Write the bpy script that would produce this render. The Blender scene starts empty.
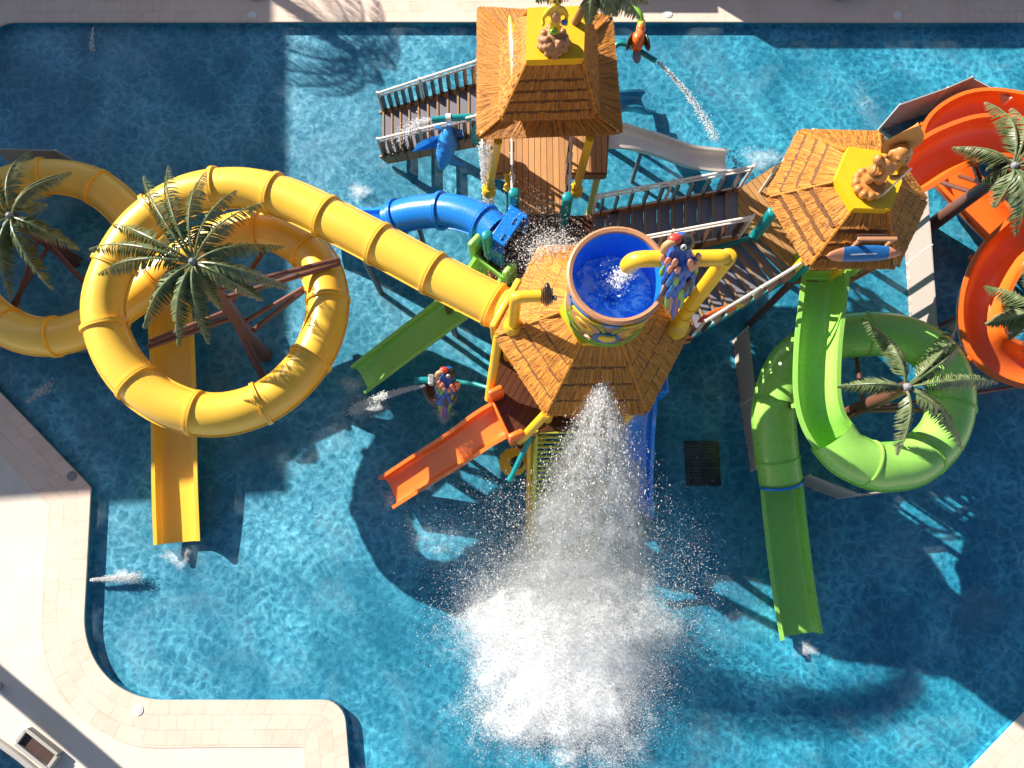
import bpy, math, random
import numpy as np
from mathutils import Vector, Matrix
from mathutils.geometry import tessellate_polygon
random.seed(7); RNG = np.random.default_rng(11)
SC = bpy.context.scene
COL = SC.collection
PI = math.pi
V = Vector
Z = V((0, 0, 1))
# ------------------------------------------------------------------ camera model
H, F = 18.0, 788.0
TAU = math.atan(176.0 / F)
def P(px, py, z=0.0):
    """World point at height z that the drone saw at picture position (px, py)."""
    x = (px - 512.0) / F; y = -(py - 384.0) / F
    d = V((x, y * math.cos(TAU) + math.sin(TAU), y * math.sin(TAU) - math.cos(TAU)))
    return V((0, 0, H)) + d * ((H - z) / -d.z)
cam_d = bpy.data.cameras.new('camera'); cam = bpy.data.objects.new('camera', cam_d); COL.objects.link(cam)
cam.location = (0, 0, H); cam.rotation_euler = (TAU, 0, 0)
cam_d.sensor_width = 36; cam_d.lens = F * 36 / 1024; cam_d.clip_end = 3000; cam_d.clip_start = .1
SC.camera = cam
# ------------------------------------------------------------------ light
EL = math.radians(29)
SH = V((.81, -.585, 0)).normalized()                # where shadows fall
SUN = V((SH.x * math.cos(EL), SH.y * math.cos(EL), -math.sin(EL)))
sd = bpy.data.lights.new('sun', 'SUN'); so = bpy.data.objects.new('sun', sd); COL.objects.link(so)
sd.energy = 5.0; sd.angle = math.radians(.5); sd.color = (1, .93, .82)
so.rotation_euler = SUN.to_track_quat('-Z', 'Y').to_euler(); so.location = (-20, 15, 30)
w = bpy.data.worlds.new('World'); SC.world = w; w.use_nodes = True
nt = w.node_tree; bg = nt.nodes['Background']
sk = nt.nodes.new('ShaderNodeTexSky'); sk.sky_type = 'NISHITA'; sk.sun_disc = False
sk.sun_elevation = EL; sk.sun_rotation = math.atan2(-SH.x, -SH.y)
nt.links.new(sk.outputs[0], bg.inputs[0]); bg.inputs[1].default_value = .058
vs = SC.view_settings; vs.view_transform = 'Standard'; vs.look = 'None'; vs.exposure = .98; vs.gamma = 1
vs.use_curve_mapping = False
SC.render.engine = 'CYCLES'
cy = SC.cycles; cy.use_denoising = True; cy.max_bounces = 10; cy.diffuse_bounces = 7; cy.glossy_bounces = 3
cy.transparent_max_bounces = 24; cy.transmission_bounces = 7; cy.volume_bounces = 4; cy.volume_step_rate = 2.0; cy.volume_max_steps = 96; cy.caustics_reflective = False; cy.caustics_refractive = False
cy.sample_clamp_indirect = 8
# ------------------------------------------------------------------ materials
class NB:
    def __init__(s, name):
        s.m = bpy.data.materials.new(name); s.m.use_nodes = True
        s.t = s.m.node_tree; s.b = s.t.nodes['Principled BSDF']; s.out = s.t.nodes['Material Output']
    def n(s, typ, **kw):
        o = s.t.nodes.new(typ)
        for k, v in kw.items():
            if k.startswith('_'): setattr(o, k[1:], v)
            else: o.inputs[k.replace('__', ' ')].default_value = v
        return o
    def l(s, a, b): s.t.links.new(a, b)
    def coord(s, kind='Object', scale=(1, 1, 1), rot=(0, 0, 0)):
        c = s.n('ShaderNodeTexCoord'); m = s.n('ShaderNodeMapping')
        m.inputs['Scale'].default_value = scale; m.inputs['Rotation'].default_value = rot
        s.l(c.outputs[kind], m.inputs['Vector']); return m.outputs['Vector']
    def geo(s, scale=(1, 1, 1)):
        c = s.n('ShaderNodeNewGeometry'); m = s.n('ShaderNodeMapping'); m.inputs['Scale'].default_value = scale
        s.l(c.outputs['Position'], m.inputs['Vector']); return m.outputs['Vector']
    def noise(s, vec, scale, detail=3, rough=.55, dist=0):
        o = s.n('ShaderNodeTexNoise'); o.inputs['Scale'].default_value = scale; o.inputs['Detail'].default_value = detail
        o.inputs['Roughness'].default_value = rough; o.inputs['Distortion'].default_value = dist
        s.l(vec, o.inputs['Vector']); return o
    def ramp(s, fac, stops):
        r = s.n('ShaderNodeValToRGB'); e = r.color_ramp.elements
        while len(e) < len(stops): e.new(.5)
        for i, (p, c) in enumerate(stops):
            e[i].position = p; e[i].color = (c, c, c, 1) if isinstance(c, (int, float)) else (*c, 1)
        s.l(fac, r.inputs[0]); return r.outputs[0]
    def math(s, op, a, b=None, c=None, clamp=False):
        o = s.n('ShaderNodeMath'); o.operation = op; o.use_clamp = clamp
        for i, v in enumerate((a, b, c)):
            if v is None: continue
            if isinstance(v, (int, float)): o.inputs[i].default_value = v
            else: s.l(v, o.inputs[i])
        return o.outputs[0]
    def mix(s, fac, a, b, blend='MIX'):
        o = s.n('ShaderNodeMix'); o.data_type = 'RGBA'; o.blend_type = blend; o.clamp_factor = True
        for idx, v in ((0, fac), (6, a), (7, b)):
            if isinstance(v, (int, float)): o.inputs[idx].default_value = v
            elif isinstance(v, tuple): o.inputs[idx].default_value = (*v, 1)
            else: s.l(v, o.inputs[idx])
        return o.outputs[2]
    def bump(s, h, strength=.3, dist=.02):
        b = s.n('ShaderNodeBump'); b.inputs['Strength'].default_value = strength; b.inputs['Distance'].default_value = dist
        s.l(h, b.inputs['Height']); s.l(b.outputs[0], s.b.inputs['Normal']); return b.outputs[0]

def paint(name, col, rough=.3, var=.12, coat=.25, grime=.25):
    """Moulded or painted surface: slight colour drift, scuffs and a little grime."""
    s = NB(name); g = s.geo()
    n1 = s.noise(g, 1.3, 4); n2 = s.noise(g, 14, 5, .65); n3 = s.noise(s.geo((1, 1, .35)), 6, 6, .7, .6)
    c = s.mix(s.math('MULTIPLY', n1.outputs[0], var * 2), tuple(col), tuple(min(1, x * .72) for x in col))
    c = s.mix(s.math('MULTIPLY', s.ramp(n3.outputs[0], [(.52, 0), (.75, 1)]), grime), c, tuple(x * .5 + .03 for x in col))
    c = s.mix(s.math('MULTIPLY', s.ramp(n2.outputs[0], [(.6, 0), (.78, 1)]), .18), c, tuple(min(1, x * .6 + .3) for x in col))
    s.l(c, s.b.inputs['Base Color'])
    s.l(s.math('MULTIPLY_ADD', n2.outputs[0], .3, rough - .12), s.b.inputs['Roughness'])
    s.b.inputs['Coat Weight'].default_value = coat; s.b.inputs['Coat Roughness'].default_value = .15
    s.bump(n1.outputs[0], .08, .05)
    return s.m

def thatch_mat():
    s = NB('thatch'); uv = s.coord('UV')
    m = s.n('ShaderNodeMapping'); m.inputs['Scale'].default_value = (1, .05, 1); s.l(uv, m.inputs['Vector'])
    st = s.noise(m.outputs[0], 38, 3, .75); st2 = s.noise(m.outputs[0], 14, 2, .5); lo = s.noise(s.geo(), 1.6, 4)
    c = s.ramp(st.outputs[0], [(.40, (.09, .03, .004)), (.48, (.56, .20, .02)), (.6, (.78, .33, .035)), (.82, (.86, .45, .08))])
    c = s.mix(s.math('MULTIPLY', s.ramp(st2.outputs[0], [(.4, 0), (.65, 1)]), .5), c, (.55, .22, .025))
    c = s.mix(s.math('MULTIPLY', s.ramp(lo.outputs[0], [(.4, 0), (.7, 1)]), .4), c, (.62, .23, .03))
    s.l(c, s.b.inputs['Base Color']); s.b.inputs['Roughness'].default_value = .6
    s.bump(st.outputs[0], 1, .025); return s.m

def plank_mat(name, col, ang=0, width=.13, wet=0.0):
    s = NB(name); v = s.coord('Object', rot=(0, 0, ang))
    sep = s.n('ShaderNodeSeparateXYZ'); s.l(v, sep.inputs[0])
    q = s.math('DIVIDE', sep.outputs[0], width); fl = s.math('FLOOR', q); fr = s.math('FRACT', q)
    wn = s.n('ShaderNodeTexWhiteNoise'); wn.noise_dimensions = '1D'; s.l(fl, wn.inputs['W'])
    mp = s.n('ShaderNodeMapping'); mp.inputs['Scale'].default_value = (1, .08, 1); s.l(v, mp.inputs[0])
    gr = s.noise(mp.outputs[0], 40, 4, .65); lo = s.noise(v, 1.2, 4)
    c = s.mix(wn.outputs[0], tuple(col), tuple(x * .6 for x in col))
    c = s.mix(s.math('MULTIPLY', gr.outputs[0], .6), c, tuple(x * .45 for x in col))
    c = s.mix(s.math('MULTIPLY', s.ramp(lo.outputs[0], [(.45, 0), (.7, 1)]), .35), c, tuple(x * .55 + .01 for x in col))
    gap = s.math('LESS_THAN', s.math('ABSOLUTE', s.math('SUBTRACT', fr, .5)), .455)
    c = s.mix(gap, tuple(x * .08 for x in col), c)
    s.l(c, s.b.inputs['Base Color']); s.b.inputs['Roughness'].default_value = .55 - wet * .3
    s.bump(s.math('MULTIPLY', gap, gr.outputs[0]), .5, .01); return s.m

def foliage_mat():
    s = NB('palm_leaf'); g = s.geo(); n = s.noise(g, 9, 3); oi = s.n('ShaderNodeObjectInfo')
    c = s.mix(oi.outputs['Random'], (.07, .115, .04), (.13, .17, .075))
    c = s.mix(s.ramp(n.outputs[0], [(.4, 0), (.7, 1)]), c, (.20, .23, .11))
    s.l(c, s.b.inputs['Base Color']); s.b.inputs['Roughness'].default_value = .38; return s.m

def stone_deck():
    s = NB('deck_concrete'); g = s.geo(); a = s.noise(g, .5, 5, .6); b = s.noise(g, 22, 4, .7); d = s.noise(g, 2.6, 6, .7, .8)
    c = s.mix(s.ramp(a.outputs[0], [(.35, 0), (.65, 1)]), (.74, .675, .60), (.65, .58, .50))
    c = s.mix(s.math('MULTIPLY', s.ramp(d.outputs[0], [(.52, 0), (.75, 1)]), .3), c, (.52, .44, .37))
    c = s.mix(s.math('MULTIPLY', s.ramp(b.outputs[0], [(.5, 0), (.7, 1)]), .14), c, (.5, .43, .36))
    s.l(c, s.b.inputs['Base Color']); s.b.inputs['Roughness'].default_value = .75; s.bump(b.outputs[0], .25, .01); return s.m

def coping_mat():
    s = NB('coping_stone'); uv = s.coord('UV')
    br = s.n('ShaderNodeTexBrick'); br.offset = .5; s.l(uv, br.inputs['Vector'])
    br.inputs['Color1'].default_value = (.76, .57, .46, 1); br.inputs['Color2'].default_value = (.68, .49, .39, 1)
    br.inputs['Mortar'].default_value = (.55, .40, .31, 1); br.inputs['Scale'].default_value = 1
    br.inputs['Mortar Size'].default_value = .008; br.inputs['Brick Width'].default_value = .42; br.inputs['Row Height'].default_value = .3
    br.inputs['Bias'].default_value = -.2
    n = s.noise(s.geo(), 5, 5, .7); n2 = s.noise(s.geo(), .9, 4)
    c = s.mix(s.math('MULTIPLY', s.ramp(n.outputs[0], [(.42, 0), (.7, 1)]), .5), br.outputs[0], (.80, .66, .56))
    c = s.mix(s.math('MULTIPLY', s.ramp(n2.outputs[0], [(.42, 0), (.62, 1)]), .5), c, (.78, .63, .53))
    s.l(c, s.b.inputs['Base Color']); s.b.inputs['Roughness'].default_value = .7; s.bump(br.outputs['Fac'], .2, -.01); return s.m

def pool_floor_mat():
    s = NB('pool_tile'); g = s.geo(); a = s.noise(g, .35, 4); b = s.noise(g, 3, 4)
    br = s.n('ShaderNodeTexBrick'); br.offset = 0; s.l(g, br.inputs['Vector'])
    br.inputs['Color1'].default_value = (.009, .215, .36, 1); br.inputs['Color2'].default_value = (.011, .232, .375, 1)
    br.inputs['Mortar'].default_value = (.016, .25, .37, 1); br.inputs['Scale'].default_value = 1
    br.inputs['Mortar Size'].default_value = .012; br.inputs['Brick Width'].default_value = .3; br.inputs['Row Height'].default_value = .3
    c = s.mix(s.math('MULTIPLY', s.ramp(a.outputs[0], [(.35, 0), (.65, 1)]), .6), br.outputs[0], (.004, .18, .325))
    c = s.mix(s.math('MULTIPLY', b.outputs[0], .25), c, (.018, .27, .37))
    s.l(c, s.b.inputs['Base Color']); s.b.inputs['Roughness'].default_value = .6; return s.m

def water_mat(deep=False):
    """Clear rippled water: a caustic light pattern is painted into its transparency colour, a thin glossy skin reflects the sky."""
    s = NB('pool_water'); s.t.nodes.remove(s.b)
    g = s.geo()
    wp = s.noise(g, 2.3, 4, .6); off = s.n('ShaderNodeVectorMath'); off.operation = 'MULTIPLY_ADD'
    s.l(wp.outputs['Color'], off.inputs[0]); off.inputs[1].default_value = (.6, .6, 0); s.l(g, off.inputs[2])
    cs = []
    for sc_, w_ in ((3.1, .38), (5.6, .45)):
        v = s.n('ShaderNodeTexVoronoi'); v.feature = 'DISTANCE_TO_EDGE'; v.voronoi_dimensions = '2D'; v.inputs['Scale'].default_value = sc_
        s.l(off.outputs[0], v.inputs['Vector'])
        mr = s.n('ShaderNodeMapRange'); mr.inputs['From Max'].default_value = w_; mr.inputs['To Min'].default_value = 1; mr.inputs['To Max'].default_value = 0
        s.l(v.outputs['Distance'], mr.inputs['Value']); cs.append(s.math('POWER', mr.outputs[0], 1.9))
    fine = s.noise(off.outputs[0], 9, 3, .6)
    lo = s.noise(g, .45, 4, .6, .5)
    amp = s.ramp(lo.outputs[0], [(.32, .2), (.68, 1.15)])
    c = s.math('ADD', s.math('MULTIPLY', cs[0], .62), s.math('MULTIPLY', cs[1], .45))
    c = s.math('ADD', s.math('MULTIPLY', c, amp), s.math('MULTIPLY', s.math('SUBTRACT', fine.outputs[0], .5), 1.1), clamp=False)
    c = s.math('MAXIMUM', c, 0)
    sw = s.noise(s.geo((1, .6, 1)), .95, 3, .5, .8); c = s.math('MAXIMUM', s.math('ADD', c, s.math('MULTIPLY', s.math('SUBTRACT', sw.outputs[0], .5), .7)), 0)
    tr = s.mix(c, (.70, .77, .80), (2.1, 1.62, 1.5))  # bright caustic lines painted as transmission colour
    tb = s.n('ShaderNodeBsdfTransparent'); s.l(tr, tb.inputs[0])
    bh = s.math('ADD', s.math('MULTIPLY', wp.outputs[0], .5), s.math('MULTIPLY', fine.outputs[0], .3))
    bp = s.n('ShaderNodeBump'); bp.inputs['Strength'].default_value = .35; bp.inputs['Distance'].default_value = .06; s.l(bh, bp.inputs['Height'])
    gl = s.n('ShaderNodeBsdfGlossy'); gl.inputs['Roughness'].default_value = .06; s.l(bp.outputs[0], gl.inputs['Normal'])
    lw = s.n('ShaderNodeLayerWeight'); lw.inputs['Blend'].default_value = .5; s.l(bp.outputs[0], lw.inputs['Normal'])
    frs = s.math('MULTIPLY_ADD', s.math('POWER', lw.outputs['Facing'], 5), .9, .02, clamp=True)   # the same from above and below
    df = s.n('ShaderNodeBsdfDiffuse'); df.inputs[0].default_value = (.55, .78, .84, 1)
    ae = s.noise(g, .62, 5, .62, .9); aer = s.math('MULTIPLY', s.ramp(ae.outputs[0], [(.5, 0), (.68, 1)]), .09)
    m0 = s.n('ShaderNodeMixShader'); s.l(aer, m0.inputs[0]); s.l(tb.outputs[0], m0.inputs[1]); s.l(df.outputs[0], m0.inputs[2])
    m1 = s.n('ShaderNodeMixShader'); s.l(frs, m1.inputs[0]); s.l(m0.outputs[0], m1.inputs[1]); s.l(gl.outputs[0], m1.inputs[2])
    s.l(m1.outputs[0], s.out.inputs[0]); return s.m

def foam_mat(name, tr=.45, col=(.985, .99, .995)):
    s = NB(name); s.t.nodes.remove(s.b)
    d = s.n('ShaderNodeBsdfDiffuse'); d.inputs[0].default_value = (*col, 1)
    t = s.n('ShaderNodeBsdfTranslucent'); t.inputs[0].default_value = (*col, 1)
    m = s.n('ShaderNodeMixShader'); m.inputs[0].default_value = tr
    s.l(d.outputs[0], m.inputs[1]); s.l(t.outputs[0], m.inputs[2]); s.l(m.outputs[0], s.out.inputs[0]); return s.m

def mist_mat():
    """Foam lying on the water: broken, lacy, thinning out to nothing at the rim (UV.x = thickness)."""
    s = NB('foam_sheet'); s.t.nodes.remove(s.b); uv = s.n('ShaderNodeUVMap'); sep = s.n('ShaderNodeSeparateXYZ'); s.l(uv.outputs[0], sep.inputs[0])
    n = s.noise(s.geo(), 13, 8, .78, .9); n2 = s.noise(s.geo(), 1.6, 4, .6)
    a = s.math('ADD', s.math('MULTIPLY', n.outputs[0], 1.3), s.math('MULTIPLY', n2.outputs[0], .6))
    a = s.math('MULTIPLY_ADD', s.math('ADD', a, s.math('MULTIPLY_ADD', sep.outputs[0], 1.0, -1.42)), 1.9, 0, clamp=True)
    d = s.n('ShaderNodeBsdfDiffuse'); d.inputs[0].default_value = (.9, .95, .97, 1)
    t = s.n('ShaderNodeBsdfTransparent'); m = s.n('ShaderNodeMixShader')
    s.l(s.math('MULTIPLY', a, .62), m.inputs[0]); s.l(t.outputs[0], m.inputs[1]); s.l(d.outputs[0], m.inputs[2]); s.l(m.outputs[0], s.out.inputs[0]); return s.m

def mesh_cloth():
    s = NB('perforated_mesh'); uv = s.coord('UV', (30, 30, 1)); v = s.n('ShaderNodeTexVoronoi'); v.inputs['Randomness'].default_value = 0
    v.inputs['Scale'].default_value = 1; s.l(uv, v.inputs['Vector'])
    c = s.ramp(v.outputs['Distance'], [(.2, (.2, .17, .15)), (.4, (.46, .40, .35))])
    n = s.noise(s.geo(), 3, 4); c = s.mix(s.math('MULTIPLY', n.outputs[0], .5), c, (.42, .37, .34))
    s.l(c, s.b.inputs['Base Color']); s.b.inputs['Roughness'].default_value = .8; return s.m

M = dict(
    yellow=paint('yellow_fibreglass', (.97, .575, .06), .3, var=.07, grime=.12), yellowp=paint('yellow_paint', (.86, .50, .02), .4),
    cap=paint('yellow_roof_cap', (.84, .50, .008), .5, grime=.4),
    green=paint('green_fibreglass', (.34, .70, .12), .25), orange=paint('orange_fibreglass', (.88, .17, .018), .3),
    blue=paint('blue_fibreglass', (.01, .21, .74), .25), teal=paint('teal_paint', (.004, .27, .29), .35),
    dteal=paint('teal_fibreglass', (.01, .18, .33), .3), white=paint('cream_fibreglass', (.84, .77, .68), .35, grime=.3),
    rail=paint('cream_rail', (.76, .68, .6), .4), steel=paint('brown_steel', (.15, .055, .035), .4, grime=.5),
    bark=paint('brown_trunk', (.17, .07, .045), .5, grime=.5),
    dark=paint('dark_baluster', (.07, .035, .025), .5), black=paint('black_plastic', (.015, .015, .017), .4),
    wood=paint('carved_wood', (.56, .23, .05), .5, var=.3, grime=.6), stone=paint('carved_brown', (.42, .20, .09), .6, var=.3, grime=.6),
    tread=paint('stair_tread', (.21, .20, .235), .6), nosing=paint('tan_nosing', (.42, .22, .07), .6),
    copper=paint('copper_rim', (.55, .26, .13), .45, var=.3, grime=.6), bbody=paint('bucket_brown', (.30, .13, .05), .35, var=.3),
    bin_=paint('bucket_blue', (.015, .26, .92), .2), fgreen=paint('painted_green', (.20, .42, .03), .3), fyel=paint('painted_yellow', (.75, .5, .03), .3),
    fblue=paint('painted_blue', (.02, .16, .45), .3), skin=paint('painted_tan', (.55, .28, .12), .4), red=paint('painted_red', (.6, .05, .03), .4),
    pblue=paint('feather_blue', (.01, .09, .45), .35), pgreen=paint('feather_green', (.22, .42, .06), .35), ppink=paint('feather_salmon', (.7, .27, .15), .4),
    whitep=paint('white_paint', (.8, .8, .78), .4), grey=paint('grey_metal', (.25, .25, .27), .5), dolphin=paint('dolphin_blue', (.035, .30, .78), .3),
    net=paint('climbing_net', (.50, .52, .04), .5), kerb=paint('grey_kerb', (.42, .40, .37), .7), wall=paint('plaster_wall', (.6, .55, .48), .8, coat=0),
    glass=paint('window_glass', (.03, .05, .07), .1), grate=paint('grate_black', (.006, .008, .01), .6), pebble=paint('slide_lime', (.30, .62, .06), .3),
    shade_stain=paint('thatch_shade_stain', (.17, .065, .014), .7, coat=0), thatch=thatch_mat(), leaf=foliage_mat(), deck=stone_deck(), coping=coping_mat(), floor=pool_floor_mat(), water=water_mat(),
    drops=foam_mat('spray', .55), sheet=mist_mat(), mesh=mesh_cloth(),
    plank0=plank_mat('deck_planks', (.74, .36, .13)), plank1=plank_mat('deck_planks_across', (.55, .22, .07), PI / 2), plank2=plank_mat('wet_planks', (.13, .045, .022), .5, wet=1),
    plank3=plank_mat('deck_planks_slant', (.70, .36, .12), -.55),
)
# ------------------------------------------------------------------ mesh building
class MB:
    def __init__(s): s.v = []; s.f = []; s.uv = []; s.mi = []; s.mat = 0
    def add(s, vs, fs, uvs=None):
        o = len(s.v); s.v += [tuple(q) for q in vs]; s.f += [tuple(i + o for i in f) for f in fs]; s.mi += [s.mat] * len(fs)
        s.uv += uvs if uvs else [(q[0], q[1]) for q in vs]; return s
    def box(s, c, size, M3=None):
        M3 = M3 or Matrix.Identity(3); c = V(c)
        vs = [c + M3 @ V((a * size[0] / 2, b * size[1] / 2, d * size[2] / 2)) for a in (-1, 1) for b in (-1, 1) for d in (-1, 1)]
        return s.add(vs, [(0, 1, 3, 2), (4, 6, 7, 5), (0, 4, 5, 1), (2, 3, 7, 6), (0, 2, 6, 4), (1, 5, 7, 3)])
    def bar(s, a, b, w_, h_, up=Z):
        a, b = V(a), V(b); t = (b - a); L = t.length; t.normalize(); sd_ = t.cross(up)
        if sd_.length < 1e-4: sd_ = V((1, 0, 0))
        sd_.normalize(); n = sd_.cross(t)
        return s.box((a + b) / 2, (L, w_, h_), Matrix((t, sd_, n)).transposed())
    def prism(s, poly, z0, z1):
        """poly = list of (x, y) or vectors; flat-bottomed slab."""
        n = len(poly); pts = [V((q[0], q[1], 0)) for q in poly]
        tri = tessellate_polygon([pts])
        vs = [(q.x, q.y, z0) for q in pts] + [(q.x, q.y, z1) for q in pts]
        fs = [tuple(t) for t in tri] + [tuple(i + n for i in t) for t in tri] + [(i, (i + 1) % n, (i + 1) % n + n, i + n) for i in range(n)]
        return s.add(vs, fs)
    def sweep(s, path, prof, closed=True, cap=True, rad=None, up=Z):
        """prof: list of (side, up); path: list of Vectors; rad: scale per point."""
        n = len(path); m = len(prof); vs = []; uvs = []; L = 0
        per = [0]
        for j in range(1, m + 1): per.append(per[-1] + math.dist(prof[j % m], prof[j - 1]))
        cols = m + 1 if closed else m
        for i, p in enumerate(path):
            t = (path[min(i + 1, n - 1)] - path[max(i - 1, 0)]); t.normalize()
            sd_ = t.cross(up)
            if sd_.length < .05: sd_ = t.cross(V((0, 1, .01)))
            sd_.normalize(); nn = sd_.cross(t)
            if i: L += (p - path[i - 1]).length
            k = rad[i] if rad else 1
            for j in range(cols):
                a, b = prof[j % m]; vs.append(p + sd_ * a * k + nn * b * k); uvs.append((L, per[j]))
        fs = []
        for i in range(n - 1):
            for j in range(cols - 1):
                fs.append((i * cols + j, i * cols + j + 1, (i + 1) * cols + j + 1, (i + 1) * cols + j))
        if closed and cap:
            fs.append(tuple(range(m - 1, -1, -1))); fs.append(tuple((n - 1) * cols + j for j in range(m)))
        return s.add(vs, fs, uvs)
    def tube(s, path, r, seg=12, cap=True):
        path = [V(q) for q in path]
        rr = r if isinstance(r, (list, tuple)) else None
        prof = [(math.cos(2 * PI * j / seg) * (1 if rr else r), math.sin(2 * PI * j / seg) * (1 if rr else r)) for j in range(seg)]
        return s.sweep(path, prof, True, cap, rr)
    def lathe(s, prof, c, seg=32, closed=False):
        c = V(c); n = len(prof); vs = []; uvs = []
        for i in range(seg + 1):
            a = 2 * PI * i / seg
            for (r, z) in prof: vs.append(c + V((r * math.cos(a), r * math.sin(a), z))); uvs.append((a, z))
        fs = [(i * n + j, (i + 1) * n + j, (i + 1) * n + j + 1, i * n + j + 1) for i in range(seg) for j in range(n - 1)]
        return s.add(vs, fs, uvs)
    def ell(s, c, r, R=None, seg=12, rings=8):
        c = V(c); R = R or Matrix.Identity(3)
        if isinstance(r, (int, float)): r = (r, r, r)
        vs = []
        for i in range(rings + 1):
            ph = PI * i / rings
            for j in range(seg):
                th = 2 * PI * j / seg
                vs.append(c + R @ V((r[0] * math.sin(ph) * math.cos(th), r[1] * math.sin(ph) * math.sin(th), r[2] * math.cos(ph))))
        fs = [(i * seg + j, (i + 1) * seg + j, (i + 1) * seg + (j + 1) % seg, i * seg + (j + 1) % seg) for i in range(rings) for j in range(seg)]
        return s.add(vs, fs)
    def build(s, name, mat, parent=None, smooth=True, angle=40, bevel=0, loc=None):
        me = bpy.data.meshes.new(name)
        off = V(loc) if loc is not None else (parent_loc(parent) if parent else V((0, 0, 0)))
        me.from_pydata([tuple(V(q) - off) for q in s.v], [], s.f)
        for m_ in (mat if isinstance(mat, (list, tuple)) else [mat]): me.materials.append(m_)
        if isinstance(mat, (list, tuple)): me.polygons.foreach_set('material_index', s.mi)
        ul = me.uv_layers.new(name='UVMap'); vi = np.empty(len(me.loops), np.int32); me.loops.foreach_get('vertex_index', vi)
        ul.data.foreach_set('uv', np.array(s.uv, np.float32)[vi].ravel())
        import bmesh
        bm = bmesh.new(); bm.from_mesh(me); bmesh.ops.remove_doubles(bm, verts=bm.verts, dist=1e-5)
        bmesh.ops.recalc_face_normals(bm, faces=bm.faces); bm.to_mesh(me); bm.free()
        if smooth:
            me.polygons.foreach_set('use_smooth', [True] * len(me.polygons)); me.set_sharp_from_angle(angle=math.radians(angle))
        o = bpy.data.objects.new(name, me); COL.objects.link(o)
        if parent: o.parent = parent
        elif loc is not None: o.location = loc
        if bevel:
            b = o.modifiers.new('Bevel', 'BEVEL'); b.width = bevel; b.segments = 2; b.limit_method = 'ANGLE'
        return o
def parent_loc(o):
    L = V((0, 0, 0))
    while o: L = L + V(o.location); o = o.parent
    return L
def tag(o, label=None, cat=None, group=None, kind=None):
    if label: o['label'] = label
    if cat: o['category'] = cat
    if group: o['group'] = group
    if kind: o['kind'] = kind
    return o
def thing(name, loc, label, cat, group=None):
    o = bpy.data.objects.new(name, None); COL.objects.link(o); o.location = loc; o.empty_display_size = .2
    return tag(o, label, cat, group)
def crom(ctrl, step=.12):
    """Catmull-Rom through control points, evenly resampled."""
    c = [V(q) for q in ctrl]; c = [c[0] * 2 - c[1]] + c + [c[-1] * 2 - c[-2]]; pts = []
    for i in range(1, len(c) - 2):
        p0, p1, p2, p3 = c[i - 1:i + 3]
        for k in range(24):
            t = k / 24
            pts.append(.5 * ((2 * p1) + (p2 - p0) * t + (2 * p0 - 5 * p1 + 4 * p2 - p3) * t * t + (3 * p1 - p0 - 3 * p2 + p3) * t ** 3))
    pts.append(c[-2]); out = [pts[0]]; acc = 0
    for a, b in zip(pts, pts[1:]):
        acc += (b - a).length
        if acc >= step: out.append(b); acc = 0
    if (out[-1] - pts[-1]).length > 1e-3: out.append(pts[-1])
    return out
def PP(lst): return [P(*q) for q in lst]
def circ(r, n=28): return [(r * math.cos(2 * PI * j / n), r * math.sin(2 * PI * j / n)) for j in range(n)]
def uprof(r, t=.03, lip=.05, a0=190, a1=-10, n=18, wall=0.0):
    """Open flume section: bowl with rolled lips; (side, up) with the bowl bottom at -r."""
    out = []; ins = []
    for j in range(n + 1):
        a = math.radians(a0 + (360 + a1 - a0) * j / n)
        out.append((r * math.cos(a), r * math.sin(a)))
        ins.append(((r - t) * math.cos(a), (r - t) * math.sin(a)))
    if wall:
        out = [(out[0][0], out[0][1] + wall)] + out + [(out[-1][0], out[-1][1] + wall)]
        ins = [(ins[0][0], ins[0][1] + wall)] + ins + [(ins[-1][0], ins[-1][1] + wall)]
    L, R = out[0], out[-1]
    lipL = [(L[0] - lip, L[1] - .012), (L[0] - lip, L[1] + .028)]
    lipR = [(R[0] + lip, R[1] + .028), (R[0] + lip, R[1] - .012)]
    return out[:1] + out + lipR[::-1] + [(ins[-1][0], ins[-1][1] + .028)] + ins[::-1][1:-1] + [(ins[0][0], ins[0][1] + .028)] + lipL[::-1]
def trough(r, d, t=.03, lip=.05, n=20):
    """Flat-bottomed open section r half-wide and d deep."""
    o = []; q = []
    for j in range(n + 1):
        a = PI + PI * j / n; c, e = math.cos(a), math.sin(a)
        x = math.copysign(abs(c) ** .42, c); y = -abs(e) ** .55
        o.append((r * x, d * y)); q.append(((r - t) * x, (d - t) * y))
    o[0], o[-1], q[0], q[-1] = (-r, 0), (r, 0), (-r + t, .02), (r - t, .02)
    return o + [(r + lip, -.012), (r + lip, .02)] + q[::-1] + [(-r - lip, .02), (-r - lip, -.012)]
def flanges(root, path, r, mat, every, name='flange', start=0.0, half=False, w_=.08, h_=.052):
    acc = -start + every; n = 0
    for i in range(1, len(path) - 1):
        acc += (path[i] - path[i - 1]).length
        if acc >= every:
            acc = 0; t = (path[i + 1] - path[i - 1]).normalized(); c = path[i]
            mb = MB()
            if half: mb.sweep([c - t * w_ / 2, c + t * w_ / 2], uprof(r + h_, h_ + .004, .03), True)
            else:
                for k, (d0, d1) in enumerate(((-w_ / 2, -.004), (.004, w_ / 2))): mb.sweep([c + t * d0, c + t * d1], circ(r + h_, 28), True)
                sd_ = t.cross(Z).normalized(); nn = sd_.cross(t)
                for q in range(20):
                    a = 2 * PI * q / 20; mb.ell(c + (sd_ * math.cos(a) + nn * math.sin(a)) * (r + h_ * .6) + t * w_ / 2, .013, None, 5, 3)
            mb.build(name, mat, root); n += 1
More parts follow.
